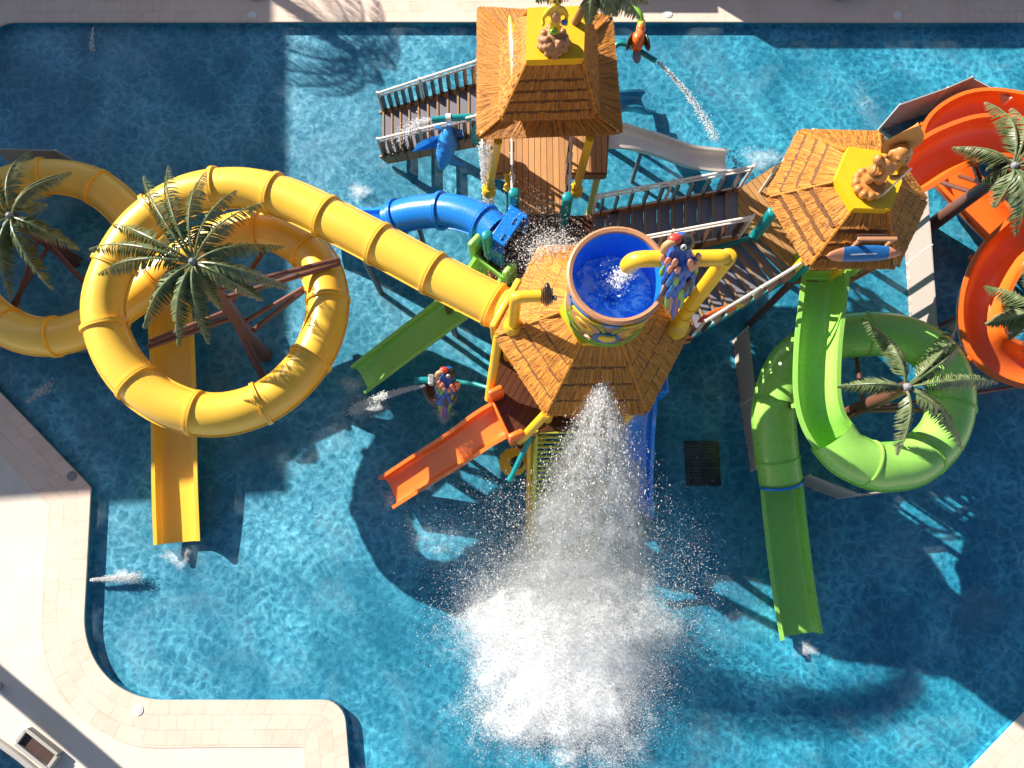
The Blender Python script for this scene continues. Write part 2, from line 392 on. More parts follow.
def seam(root, path, r, mat, name='seam', side=(1, -1)):
    for sg in side:
        MB().sweep(path, [(sg * (r - .01), -.012), (sg * (r + .035), -.012), (sg * (r + .035), .012), (sg * (r - .01), .012)], True).build(name, mat, root)

# ------------------------------------------------------------------ SETTING
DK, FL = .085, -.13
def rounded(poly, step=.12):
    out = []; n = len(poly)
    for i, (p, r) in enumerate(poly):
        a = poly[i - 1][0]; b = poly[(i + 1) % n][0]
        u = (a - p).normalized(); v = (b - p).normalized(); half = u.angle(v) / 2
        d = r / math.tan(half); p1 = p + u * d; p2 = p + v * d
        c = p + (u + v).normalized() * (r / math.sin(half))
        a1 = math.atan2((p1 - c).y, (p1 - c).x); a2 = math.atan2((p2 - c).y, (p2 - c).x)
        da = (a2 - a1 + PI) % (2 * PI) - PI; k = max(3, int(abs(da) * r / step))
        out += [V((c.x + r * math.cos(a1 + da * j / k), c.y + r * math.sin(a1 + da * j / k), 0)) for j in range(k + 1)]
    return out
corners = [((-12, 22), .7), ((-62, 327), .5), ((91, 487), .14), ((80, 700), 1.9), ((344, 700), .5), ((362, 930), .3), ((815, 930), .3), ((1170, 561), .3), ((1170, 22), .3)]
PC = [(P(x, y, DK).xy.to_3d(), r) for (x, y), r in corners]
def concentric(poly, d, step=.12):
    """Rounded outline and the outline d outside it, point for point."""
    inn, out = [], []; n = len(poly); area = sum((poly[i - 1][0].x * poly[i][0].y - poly[i][0].x * poly[i - 1][0].y) for i in range(n)); sg = 1 if area > 0 else -1
    for i, (p, r) in enumerate(poly):
        a = poly[i - 1][0]; b = poly[(i + 1) % n][0]; u = (a - p).normalized(); v = (b - p).normalized(); half = u.angle(v) / 2
        t = r / math.tan(half); p1 = p + u * t; p2 = p + v * t; bis = (u + v).normalized(); c = p + bis * (r / math.sin(half))
        a1 = math.atan2((p1 - c).y, (p1 - c).x); a2 = math.atan2((p2 - c).y, (p2 - c).x); da = (a2 - a1 + PI) % (2 * PI) - PI; k = max(4, int(abs(da) * max(r, .5) / step))
        convex = ((p - a).x * (b - p).y - (p - a).y * (b - p).x) * sg > 0
        for j in range(k + 1):
            e = V((math.cos(a1 + da * j / k), math.sin(a1 + da * j / k), 0)); inn.append(c + e * r)
            if convex: out.append(c + e * (r + d))
            elif r > d + .05: out.append(c + e * (r - d))
            else: out.append(c + bis * ((d - r) / math.sin(half)) + e * .02)
    return inn, out
POOL, COPE = concentric(PC, .95)
# ground sheet reaching the horizon, with the pool cut out
def ring_sheet(outer, inners, z, name, mat):
    lists = [outer] + inners; flat = [q for l_ in lists for q in l_]
    tri = tessellate_polygon(lists)
    return MB().add([(q.x, q.y, z) for q in flat], [tuple(t) for t in tri]).build(name, mat, None, smooth=False)
big = [V((-900, -900, 0)), V((900, -900, 0)), V((900, 900, 0)), V((-900, 900, 0))]
SIDE = [P(x, y, DK).xy.to_3d() for x, y in ((-140, 680), (-20, 728), (2, 744), (20, 757), (38, 772), (70, 800), (120, 900), (-140, 900))]
tag(ring_sheet(big, [COPE, SIDE], DK, 'ground', M['deck']), 'cream concrete terrace around the pool', 'ground', kind='structure')
mb = MB(); n = len(POOL); L = 0; vs = []; uvs = []
for i in range(n + 1):
    a, b = POOL[i % n], COPE[i % n]
    if i: L += (a - POOL[i - 1]).length
    vs += [(a.x, a.y, FL - .02), (a.x, a.y, DK - .035), (a.x, a.y, DK + .012), (b.x, b.y, DK + .012), (b.x, b.y, DK - .02)]
    uvs += [(L, -.4), (L, -.05), (L, 0), (L, .95), (L, 1)]
fs = [(i * 5 + j, i * 5 + 5 + j, i * 5 + 6 + j, i * 5 + 1 + j) for i in range(n) for j in range(1, 4)]
tag(mb.add(vs, fs, uvs).build('coping', M['coping'], None, smooth=False), 'pinkish stone coping tiles round the pool edge', 'coping', kind='structure')
mb = MB(); fs = [(i * 5, i * 5 + 5, i * 5 + 6, i * 5 + 1) for i in range(n)]
tri = tessellate_polygon([POOL]); mb.add(vs, fs, uvs); mb.add([(q.x, q.y, FL) for q in POOL], [tuple(t) for t in tri])
tag(mb.build('pool_floor', M['floor'], None, smooth=False), 'blue tiled floor of the play pool', 'pool floor', kind='structure')
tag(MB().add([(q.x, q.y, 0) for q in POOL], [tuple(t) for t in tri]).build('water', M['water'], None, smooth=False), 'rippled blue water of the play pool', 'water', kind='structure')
# second basin in the corner of the terrace
mb = MB().add([(q.x, q.y, -.25) for q in SIDE], [tuple(t) for t in tessellate_polygon([SIDE])])
for i in range(len(SIDE)):
    a, b = SIDE[i - 1], SIDE[i]; mb.add([(a.x, a.y, -.25), (b.x, b.y, -.25), (b.x, b.y, DK + .004), (a.x, a.y, DK + .004)], [(0, 1, 2, 3)])
s = NB('dark_basin'); nn_ = s.noise(s.geo(), 6, 4, .6); s.l(s.ramp(nn_.outputs[0], [(.35, (.004, .02, .045)), (.7, (.012, .05, .1))]), s.b.inputs[0]); s.b.inputs['Roughness'].default_value = .12; s.bump(nn_.outputs[0], .3, .05)
tag(mb.build('lower_water', s.m, None, smooth=False), 'dark water of the small basin in the terrace corner', 'water', kind='structure')
t_ = thing('planter_box', P(26, 748, DK), 'grey stone planter trough beside the dark basin', 'planter')
a, b = P(20, 737, DK + .2), P(52, 762, DK + .2); dv = (b - a).normalized(); pv = V((-dv.y, dv.x, 0))
mb = MB()
for off_, wd in ((-.17, .07), (.17, .07)): mb.bar(a + pv * off_ - Z * .1, b + pv * off_ - Z * .1, wd, .2)
for q in (a, b): mb.bar(q - pv * .133 - Z * .1, q + pv * .133 - Z * .1, .08, .198)
mb.build('trough', M['kerb'], t_, bevel=.01); MB().bar(a - Z * .14, b - Z * .14, .26, .1).build('soil', M['dark'], t_)
mb = MB().tube([SIDE[i] + Z * (DK + .03) for i in range(0, 7)], .07, 8)
tag(mb.build('basin_kerb', M['kerb'], None), 'rounded pale kerb along the dark basin', 'kerb')
for px, py, lb in ((252, 15, 'round white skimmer lid on the shaded upper terrace'), (668, 14, 'round skimmer lid near the toucan nozzle'), (897, 15, 'round skimmer lid on the terrace above the tiki hut'),
                   (72, 476, 'round steel skimmer lid at the left corner of the coping'), (138, 710, 'small square-set skimmer lid on the curved lower coping')):
    c = P(px, py, DK + .012); o = MB().lathe([(0, .022), (.075, .022), (.082, .014), (.09, .014), (.11, .016), (.115, 0)], (0, 0, 0), 24).build('skimmer_lid', M['whitep'] if px != 72 else M['grey'], None, loc=None)
    o.location = c; tag(o, lb, 'skimmer lid', 'skimmer lids in the terrace')
# drain grate on the floor
mb = MB(); g0, g1 = P(684, 441, FL), P(721, 486, FL); t_ = thing('drain_grate', ((g0.x + g1.x) / 2, (g0.y + g1.y) / 2, FL), 'square black drain grate on the pool floor beside the splash', 'drain grate')
mb.box(((g0.x + g1.x) / 2, (g0.y + g1.y) / 2, FL + .012), (g1.x - g0.x, g0.y - g1.y, .02)).build('frame', M['grate'], t_)
mb = MB()
for i in range(14):
    y = g1.y + (g0.y - g1.y) * (i + .5) / 14; mb.box(((g0.x + g1.x) / 2, y, FL + .03), (g1.x - g0.x - .08, .02, .016))
mb.build('slats', M['black'], t_)

# ------------------------------------------------------------------ buildings outside the picture whose shade falls on the pool
cs = P(279, 487, 0); hb = 9.5; back = hb / math.tan(EL); k = V((cs.x, cs.y, 0)) - SH * back
t_ = thing('hotel_building', (k.x, k.y, 0), 'tall plastered hotel block whose shade covers the upper left water', 'building')
MB().box((k.x - 15, k.y + 12, hb / 2), (30, 24, hb)).build('wall', M['wall'], t_, smooth=False)
qa, qb = P(279, 487, 0), P(280, 40, 0); t_.rotation_euler = (0, 0, math.atan2(-(qb - qa).x, (qb - qa).y))
for fl in range(2):
    for i in range(6):
        MB().box((k.x - 3 - i * 4.6, k.y - .02, 2.2 + fl * 3.4), (1.8, .1, 1.7)).build('window', M['glass'], t_, smooth=False)
t_ = thing('pool_pavilion', (12, 19, DK), 'low plastered pavilion along the top terrace casting the strip of shade', 'building')
hp = 3.6; bk = SH * (hp / math.tan(EL)); e0 = P(770, 41, 0) - bk; e1 = P(1500, 41, 0) - bk
e2 = P(628, 14, DK) - SH * ((hp - .8 - DK) / math.tan(EL))
MB().box(((e0.x + e1.x) / 2, e0.y + 3, hp / 2), (e1.x - e0.x, 6, hp)).build('wall', M['wall'], t_, smooth=False)
MB().box(((e2.x + e0.x) / 2 - .003, e2.y + 3, (hp - .8) / 2), (e0.x - e2.x, 6, hp - .8)).build('porch', M['wall'], t_, smooth=False)
# unseen beam added beyond the terrace corner to cast the slanting stripe of shade
zb = 4.0; bk = SH * (zb / math.tan(EL)); a = P(-150, 545, 0) - bk; b = P(-10, 668, 0) - bk; c = P(108, 768, 0) - bk; d = P(260, 905, 0) - bk
t_ = thing('shade_beam', (a.x, a.y, DK), 'unseen raised beam added outside the terrace corner to throw a slanting shadow', 'pipe')
MB().tube([q + Z * zb for q in crom([a, b, c, d], .4)], .23, 14).build('pipe', M['white'], t_)  # the added unseen shade beam, not a real pipe
for q in (a, d): MB().tube([V((q.x, q.y, DK)), V((q.x, q.y, zb))], .08, 10).build('post', M['grey'], t_)  # added posts under the shade beam

# ------------------------------------------------------------------ PALMS
def frond(root, c, tip, wid=.36, arch=.28, n=46):
    c = V(c); tip = V(tip); d = tip - c; L = d.length
    def pt(t): return c + d * t + Z * (arch * L * (4 * t * (1 - t)) * (.9 - .3 * t))
    pts = [pt(i / 12) for i in range(13)]
    mb = MB().tube(pts, [.026 * (1 - .75 * i / 12) for i in range(13)], 6)
    twist = random.uniform(-.25, .25)
    for i in range(n):
        t = .07 + .93 * (i + .5) / n; p = pt(t); tg = (pt(min(1, t + .02)) - pt(t - .02)).normalized()
        sd0 = tg.cross(Z).normalized(); up = sd0.cross(tg)
        prof = math.sin(PI * min(1, .18 + .8 * t)) ** .7
        for sg in (-1, 1):
            if random.random() < .05: continue
            dr = random.uniform(.75, 1.4) + sg * twist
            dirv = (sd0 * sg * 1.0 - up * dr + tg * (.55 + .5 * t + random.uniform(-.08, .08))).normalized()
            ln = wid * .86 * prof * random.uniform(.85, 1.1); wv = tg * .025
            q = p + dirv * ln * .55 + up * .015; e = p + dirv * ln - Z * ln * .12
            mb.add([p - wv * .5, p + wv * .5, q + wv * .85, e, q - wv * .75], [(0, 1, 2, 3, 4)])
    return mb.build('frond', M['leaf'], root, smooth=False)
def palm(base, crown, tips, label, arms=(), group='artificial palms on slide columns', wid=.36, r=.13, name='palm_tree', dz=.55, posts=()):
    base, crown = V(base), V(crown); root = thing(name, base, label, 'palm tree', group)
    pts = [base.lerp(crown, i / 10) for i in range(11)]
    MB().tube(pts, [r * (1.25 - .35 * i / 10) for i in range(11)], 14).build('trunk', M['bark'], root)
    MB().lathe([(.0, .1), (.03, .1), (.06, .06), (.08, .0), (.1, -.1), (.09, -.2)], crown, 14).build('crown_hub', M['grey'], root)
    for (px, py) in tips:
        tp = P(px, py, crown.z - dz + random.uniform(-.15, .15)); d = (tp - crown); d.z = 0; d.normalize()
        frond(root, crown + d * .08, tp, wid)
    for a, b, rr in arms:
        MB().tube([a, b], rr, 10).build('support_arm', M['steel'], root)
        dv_ = (V(b) - V(a)).normalized(); MB().tube([V(a) - dv_ * .02, V(a) + dv_ * .06], rr * 1.7, 10).build('collar', M['black'], root)
    return root
c1 = P(193, 262, 5.0); b1 = P(266, 357, -.2)
def on(t): return b1.lerp(c1, t)
palm(b1, c1, [(143, 176), (168, 166), (205, 172), (236, 190), (264, 202), (284, 246), (289, 288), (263, 300), (220, 309), (208, 344), (178, 346), (143, 328), (98, 274), (89, 249), (112, 224), (150, 302)],
     'tall palm rising through the big yellow loop with brown strut arms',
     arms=[(on(.68), P(340, 263, 3.0), .06), (on(.76), P(340, 259, 3.3), .055), (on(.3), P(303, 291, 2.5), .055), (on(.42), P(303, 288, 2.75), .05),
           (on(.5), P(148, 347, 2.7), .06), (on(.57), P(150, 342, 3.0), .055), (on(.6), P(278, 228, 2.2), .06)])
t_ = thing('support_post', P(265, 384, -.2), 'slim brown twin post standing in the water under the big yellow loop', 'post')
MB().tube([P(265, 384, -.2), P(224, 300, 2.6)], .06, 10).build('shaft', M['steel'], t_); MB().tube([P(268, 383, -.2), P(228, 299, 2.6)], .035, 8).build('brace', M['steel'], t_)
c2 = P(10, 216, 3.3); b2 = P(76, 262, -.2)
palm(b2, c2, [(30, 150), (63, 176), (70, 172), (46, 203), (80, 250), (52, 290), (10, 300), (-40, 280), (-60, 230), (-50, 180), (-15, 150), (6, 270)],
     'shaded palm inside the left yellow loop at the picture edge', wid=.38, arms=[(b2.lerp(c2, .5), P(84, 282, 1.2), .06), (b2.lerp(c2, .62), P(12, 318, 1.1), .05), (b2.lerp(c2, .45), P(5, 318, 1.1), .05)])
c3 = P(907, 387, 4.4); b3 = P(814, 428, -.2)
def on3(t): return b3.lerp(c3, t)
palm(b3, c3, [(862, 318), (875, 330), (957, 322), (962, 342), (998, 383), (838, 386), (950, 430), (962, 448), (898, 455), (940, 412)],
     'dark green palm at the centre of the green loop', wid=.33, arms=[(on3(.55), P(842, 420, 2.5), .055), (on3(.62), P(945, 372, 1.9), .05), (on3(.6), P(855, 345, 1.6), .05), (on3(.5), P(950, 410, 2.0), .05), (on3(.45), P(1026, 385, .9), .05)])
c4 = P(1014, 166, 3.9); b4 = P(926, 229, -.2)
def on4(t): return b4.lerp(c4, t)
palm(b4, c4, [(986, 102), (953, 147), (988, 166), (995, 208), (1017, 236), (1040, 230), (1065, 190), (1070, 150), (1045, 110), (1012, 108), (982, 180)],
     'palm growing over the orange flume in the upper right', wid=.4, r=.14,
     arms=[(on4(.62), P(941, 182, 1.3), .05), (on4(.75), P(960, 176, 1.3), .05), (on4(.7), P(974, 165, 2.5), .06)])
c5 = P(1034, 312, 3.2); b5 = P(960, 340, -.2)
palm(P(985, 338, -.2), c5, [(985, 286), (986, 324), (1010, 340), (1030, 365), (1070, 350), (1080, 310), (1060, 270), (1025, 262), (1003, 300)],
     'palm at the right picture edge inside the orange bend', wid=.38)
# palm on top of the square hut
palm(P(574, 26, 5.72), P(594, -14, 7.0), [(536, 0), (588, 24), (640, 17), (648, 2), (625, -30), (590, -60), (555, -40), (535, -22), (618, 14)],
     'green palm standing on the square hut roof behind the statue', group=None, wid=.34, r=.06, dz=.35)
# palms on the terrace above the frame, seen by their shadows
palm(P(129, -96, 0).xy.to_3d() + Z * DK, P(129, -96, 0).xy.to_3d() + V((.1, 0, 4.1)), [], 'terrace palm above the picture whose shadow lies on the upper water', group='terrace palms beyond the pool', r=.15)
def add_fronds(root, crown, n, L):
    for i in range(n):
        a = 2 * PI * i / n + random.uniform(-.2, .2)
        frond(root, crown, crown + V((math.cos(a) * L, math.sin(a) * L, -.6)), .5, .3, 26)
def crown_of(root): return V(root.location)
r_ = [o for o in COL.objects if o.get('group') == 'terrace palms beyond the pool'][0]; add_fronds(r_, crown_of(r_) + V((.1, 0, 4.0)), 12, 1.9)
q = P(150, -178, 0).xy.to_3d(); r_ = palm(q + Z * DK, q + V((0, .1, 3.4)), [], 'smaller terrace palm above the picture whose frond shadows cross the coping', group='terrace palms beyond the pool', r=.13)
add_fronds(r_, q + V((0, .1, 3.3)), 11, 1.6)

# ------------------------------------------------------------------ SLIDES
# yellow: tube, big loop, second loop at the left, open run-out
yt = crom(PP([(520, 318, 3.8), (440, 277, 3.75), (350, 229, 3.68), (285, 198, 3.6), (235, 188, 3.55), (180, 199, 3.47), (131, 238, 3.4), (104, 300, 3.32), (116, 355, 3.24), (155, 397, 3.15),
               (212, 415, 3.06), (270, 399, 2.95), (312, 357, 2.83), (328, 305, 2.7), (314, 258, 2.55), (275, 232, 2.4), (230, 233, 2.27), (180, 262, 2.12), (130, 300, 1.96), (90, 326, 1.84), (50, 337, 1.74),
               (10, 328, 1.64), (-22, 300, 1.54), (-33, 258, 1.45), (-22, 216, 1.36), (5, 187, 1.28), (45, 177, 1.2), (88, 183, 1.12), (122, 207, 1.04), (148, 243, .96), (163, 285, .86)]))
yo = crom(PP([(162, 280, .88), (170, 320, .8), (173, 370, .68), (174, 430, .52), (175, 490, .44), (177, 543, .33)]))
ys = thing('yellow_tube_slide', P(512, 313, 0), 'long yellow tube slide looping twice and ending in an open run-out', 'water slide')
R_Y = .405
MB().sweep(yt, circ(R_Y, 36), True, False).build('tube', M['yellow'], ys)
flanges(ys, yt, R_Y, M['yellow'], 1.18, start=.5); seam(ys, yt, R_Y, M['yellow'])
MB().sweep(yo, trough(.46, .3, .035), True).build('run_out', M['yellow'], ys); 
for px, py, zt in ((104, 300, 2.4), (212, 415, 2.15), (328, 305, 1.85)):
    pass
def pylon(root, p, zt, r=.07):
    MB().tube([V((p.x, p.y, -.22)), V((p.x, p.y, zt))], r, 10).build('pylon', M['steel'], root)
for q in (P(440, 277, 3.75), P(350, 229, 3.68)): pylon(ys, q, q.z - R_Y)
MB().box(P(506, 311, 3.8) - Z * .02, (.12, 1.05, 1.05), Matrix.Rotation(math.radians(-28), 3, 'Z')).build('entry_flange', M['yellow'], ys, bevel=.03)
# green helix
gs = thing('green_loop_slide', P(828, 268, 0), 'green slide that drops from the tiki hut, loops once and runs out downwards', 'water slide')
g1 = crom(PP([(826, 262, 3.75), (822, 300, 3.6), (817, 345, 3.42), (816, 392, 3.24), (823, 422, 3.12), (838, 444, 3.02)]))
g2 = crom(PP([(831, 436, 3.04), (846, 453, 2.98), (868, 464, 2.9), (884, 467, 2.83), (915, 461, 2.68), (944, 432, 2.5), (951, 390, 2.35), (935, 355, 2.2), (902, 337, 2.05), (862, 334, 1.92), (822, 342, 1.8), (790, 366, 1.65), (775, 405, 1.45), (776, 445, 1.2), (781, 480, .95)]))
g3 = crom(PP([(781, 478, .95), (785, 520, .78), (791, 570, .55), (797, 610, .4), (802, 637, .33)]))
MB().sweep(g1, uprof(.41, .035, .05, wall=.12), True).build('upper_flume', M['green'], gs); flanges(gs, g1, .40, M['green'], 1.15, 'rib', half=True, start=.2)
MB().sweep(g2, circ(.45, 36), True, False).build('tube', M['green'], gs); flanges(gs, g2, .45, M['green'], 1.25, start=.8, w_=.035, h_=.03); seam(gs, g2, .45, M['green'])
MB().sweep(g3, trough(.42, .3, .035), True).build('run_out', M['green'], gs); 
MB().lathe([(.43, 0), (.49, 0), (.49, .05), (.43, .05)], (0, 0, 0), 28).build('blue_collar', M['blue'], None)
o = bpy.data.objects['blue_collar']; o.parent = gs; o.location = P(781, 482, .93) - gs.location; o.rotation_euler = (g2[-1] - g2[-3]).to_track_quat('Z', 'Y').to_euler(); o.name = 'collar'
# entry gate
gp = P(828, 258, 3.75)
mb = MB()
for sx in (-.48, .48): mb.box(gp + V((sx, -.05, .12)), (.16, .5, .75))
mb.box(gp + V((0, -.25, -.32)), (.9, .16, .2)); mb.box(gp + V((0, .05, .47)), (1.2, .14, .14))
mb.build('entry_gate', M['pebble'], gs, bevel=.04)
for q in (P(816, 392, 3.24), P(944, 432, 2.5), P(862, 334, 1.92)): pylon(gs, q, q.z - .4)
# orange winding flume
os_ = thing('orange_flume_slide', P(905, 175, 0), 'big orange open flume winding off the right picture edge', 'water slide')
op = crom(PP([(893, 180, 3.55), (915, 170, 3.45), (950, 149, 3.3), (990, 137, 3.15), (1035, 145, 3.0), (1062, 175, 2.85), (1055, 210, 2.7), (1025, 235, 2.55), (996, 265, 2.4), (981, 305, 2.25), (986, 342, 2.1), (1012, 363, 1.95), (1050, 365, 1.8),
               (1100, 330, 1.6), (1120, 260, 1.4), (1105, 180, 1.25), (1065, 130, 1.15), (1020, 112, 1.08), (975, 110, 1.0), (942, 132, .94), (945, 165, .88), (972, 197, .8), (1002, 228, .72), (1040, 262, .6), (1090, 290, .45)]))
MB().sweep(op, uprof(.45, .035, .06, wall=.14), True).build('flume', M['orange'], os_); flanges(os_, op, .45, M['orange'], 1.6, 'rib', half=True, start=.3)
for q in (P(950, 149, 3.3), P(981, 305, 2.25)): pylon(os_, q, q.z - .45)
# blue curved tube slide
bs = thing('blue_tube_slide', P(505, 226, 0), 'short blue tube slide curving out from the wet deck', 'water slide')
bt = crom(PP([(497, 233, 3.0), (478, 219, 2.9), (448, 211, 2.7), (415, 213, 2.4), (390, 220, 2.1)]))
MB().sweep(bt, circ(.36, 30), True, False).build('tube', M['blue'], bs); flanges(bs, bt, .36, M['blue'], .95, start=.3); seam(bs, bt, .36, M['blue'])
bo = crom(PP([(391, 220, 2.1), (372, 222, 1.7), (350, 222, 1.2), (332, 225, .7), (318, 230, .3)]))
MB().sweep(bo, uprof(.36, .03, .04), True).build('run_out', M['blue'], bs)
ga = P(504, 236, 3.0); RM = Matrix.Rotation(math.radians(-33), 3, 'Z'); mb = MB()
for sx in (-.44, .44): mb.box(ga + RM @ V((.06, sx, 0)), (.42, .13, .85), RM)
mb.box(ga + RM @ V((.06, 0, .42)), (.34, .8, .1), RM); mb.box(ga + RM @ V((.06, 0, -.42)), (.42, .8, .1), RM)
for sx in (-.2, .2): mb.box(ga + RM @ V((.1, sx, .485)), (.03, .16, .03), RM)
mb.build('entry_gate', M['blue'], bs, bevel=.025); pylon(bs, P(415, 213, 2.4), 2.05, .06)
def straight(name, ctrl, r, mat, label, gate=None, wall=.06, lab2=None, flat=False):
    t_ = thing(name, V((P(*ctrl[0]).x, P(*ctrl[0]).y, 0)), label, 'water slide'); pth = crom(PP(ctrl))
    MB().sweep(pth, trough(r, r * .72, .03, .045), True).build('flume', mat, t_)
    mid = pth[len(pth) // 3]; pylon(t_, mid, mid.z - r - .16, .05)
    if gate:
        d = (pth[0] - pth[3]); d.z = 0; d.normalize(); ang = math.atan2(d.y, d.x); RM = Matrix.Rotation(ang, 3, 'Z'); c = pth[0] + d * .1; mb = MB()
        for sx in (-1, 1):
            mb.box(c + RM @ V((.05, sx * (r + .12), .05)), (.3, .16, .7), RM); mb.tube([c + RM @ V((-.1, sx * (r + .12), .42)), c + RM @ V((.2, sx * (r + .12), .42))], .082, 12)
        mb.box(c + RM @ V((.05, 0, -.28)), (.3, 2 * r + .1, .14), RM); mb.box(c + RM @ V((-.06, 0, -.08)), (.06, 2 * r + .1, .3), RM)
        mb.build('entry_gate', mat, t_, bevel=.035)
    return t_
straight('green_chute', [(488, 268, 2.75), (468, 296, 2.3), (440, 318, 1.7), (400, 348, .95), (358, 380, .28)], .34, M['green'], 'straight green chute passing under the yellow tube', gate=True)
straight('orange_chute', [(499, 420, 2.75), (482, 430, 2.5), (455, 449, 1.75), (420, 471, .95), (386, 493, .3)], .35, M['orange'], 'short orange chute with square gate below the bucket tower', gate=True)
straight('cream_chute', [(598, 134, 2.6), (628, 136, 2.3), (660, 145, 1.45), (695, 157, .6), (730, 161, .22)], .28, M['white'], 'cream open chute running from the square hut into the water')
straight('blue_chute', [(637, 398, 2.6), (636, 425, 2.2), (635, 465, 1.2), (634, 520, .28)], .36, M['blue'], 'dark blue chute half hidden behind the falling water', gate=True)
straight('teal_chute', [(600, 96, 2.2), (618, 98, 1.8), (635, 100, .7), (650, 102, .25)], .3, M['dteal'], 'short teal chute in the shade beside the square hut')

# ------------------------------------------------------------------ PLATFORMS
CZ, RZ = 2.65, 3.5
def platform(name, poly, z, mat, label, posts, pm=M['yellowp']):
    pts = [P(x, y, z) for x, y in poly]; c = sum((V((q.x, q.y, 0)) for q in pts), V((0, 0, 0))) / len(pts)
    t_ = thing(name, c, label, 'platform')
    MB().prism(pts, z - .05, z).build('boards', mat, t_, smooth=False)
    mb = MB()
    for i in range(len(pts)):
        a, b = pts[i - 1], pts[i]; mb.bar(a - Z * .17, b - Z * .17, .06, .22)
    mb.build('fascia', M['plank1'], t_, smooth=False)
    for (x, y) in posts:
        q = P(x, y, z); MB().tube([V((q.x, q.y, -.22)), V((q.x, q.y, z - .05))], .08, 12).build('leg', pm, t_)
    return t_
platform('rear_platform', [(481, 60), (612, 60), (606, 172), (578, 172), (566, 172), (566, 214), (514, 214), (514, 172), (484, 172)], CZ, M['plank0'], 'plank platform under the square thatched hut', [(490, 70), (602, 70), (488, 165), (600, 165)])
platform('tower_platform', [(480, 246), (514, 216), (566, 216), (592, 215), (596, 262), (668, 262), (692, 338), (660, 345), (622, 424), (540, 432), (520, 448), (490, 400), (494, 330), (496, 290)], CZ - .003, M['plank2'], 'wet dark plank platform around the bucket tower', [(500, 260), (640, 300), (676, 330), (612, 415), (545, 425), (498, 396), (520, 440)])
platform('tiki_platform', [(738, 190), (800, 150), (880, 152), (906, 200), (884, 262), (858, 276), (800, 278), (757, 236), (738, 232)], RZ, M['plank3'], 'plank platform under the hexagonal tiki hut', [(748, 198), (880, 160), (895, 200), (802, 272)], M['steel'])
def stairs(name, lowL, lowR, highL, highR, n, label, rails=(1, 1), strg=None, group=None):
    """lowL/lowR/highL/highR = 3D ends of the two stringers."""
    t_ = thing(name, ((lowL + lowR) / 2).xy.to_3d(), label, 'stairs', group); dz = (highL.z - lowL.z) / n
    for i in range(n):
        a0, b0 = lowL.lerp(highL, i / n), lowR.lerp(highR, i / n); a1, b1 = lowL.lerp(highL, (i + 1) / n), lowR.lerp(highR, (i + 1) / n)
        z = lowL.z + dz * (i + 1); mb = MB()
        q = [V((p.x, p.y, z)) for p in (a0, b0, b1, a1)]
        mb.add([p - Z * .03 for p in q] + q, [(0, 1, 2, 3), (4, 5, 6, 7), (0, 1, 5, 4), (1, 2, 6, 5), (2, 3, 7, 6), (3, 0, 4, 7)])
        tr = mb.build('tread', M['tread'], t_, smooth=False)
        d = (q[3] - q[0]).normalized(); MB().bar(q[0] + d * .03 + Z * .005, q[1] + d * .03 + Z * .005, .034, .03).build('nosing', M['nosing'], tr, smooth=False)
    for (a, b, on_) in ((lowL, highL, rails[0]), (lowR, highR, rails[1])):
        MB().bar(a + Z * .02, b + Z * .02, .06, .3).build('stringer', strg or M['plank1'], t_, smooth=False)
        if not on_: continue
        L = (b - a).length; k = max(4, int(L / .27)); mb = MB()
        for hh, rr in ((1.0, .026), (.86, .02), (.16, .022)): mb.tube([a + Z * hh, b + Z * hh], rr, 8)
        for j in (0, k // 2, k): q = a.lerp(b, j / k); mb.tube([q, q + Z * 1.05], .032, 8)
        rl = mb.build('railing', M['rail'], t_)
        for j in range(k):
            q = a.lerp(b, (j + .5) / k); MB().bar(q + Z * .17, q + Z * .85, .145, .025, up=(b - a).normalized()).build('baluster', M['dark'], rl, smooth=False)
    return t_
stairs('staircase', P(384, 160, .02), P(384, 116, .02), P(479, 141, CZ - .02), P(479, 89, CZ - .02), 10, 'staircase climbing out of the water to the square hut', group='stair flights with slatted railings')
stairs('staircase', P(592, 264, CZ), P(592, 217, CZ), P(738, 238, RZ - .02), P(738, 191, RZ - .02), 11, 'straight stair flight between the bucket and the cream chute', group='stair flights with slatted railings')
stairs('staircase', P(693, 336, CZ), P(668, 264, CZ), P(799, 272, RZ - .02), P(758, 237, RZ - .02), 9, 'slanting stair flight with teal stringers right of the bucket', strg=M['teal'], rails=(1, 0), group='stair flights with slatted railings')
# side panel and guard rails
def guard(a, b, label, mat=M['rail'], hgt=1.0, posts=5):
    t_ = thing('guard_rail', a, label, 'railing', 'short guard rails on the platforms'); mb = MB()
    for hh in (hgt, hgt * .5): mb.tube([a + Z * hh, b + Z * hh], .026, 8)
    for j in range(2): q = a.lerp(b, j); mb.tube([q, q + Z * hgt], .03, 8)
    mb.build('frame', mat, t_)
    for j in range(posts): q = a.lerp(b, (j + .5) / posts); MB().bar(q + Z * .1, q + Z * (hgt - .05), .1, .025, up=(b - a).normalized()).build('baluster', M['rail'] if j % 2 else M['dark'], t_, smooth=False)
guard(P(512, 212, CZ), P(512, 160, CZ), 'grey guard rail left of the sunny planks with yellow bunch'); guard(P(566, 212, CZ), P(568, 160, CZ), 'slatted guard rail right of the sunny planks')
guard(P(760, 192, RZ), P(795, 156, RZ), 'guard rail half under the upper eave of the tiki hut'); guard(P(484, 150, CZ), P(484, 172, CZ), 'short guard rail by the splayed left hut post')
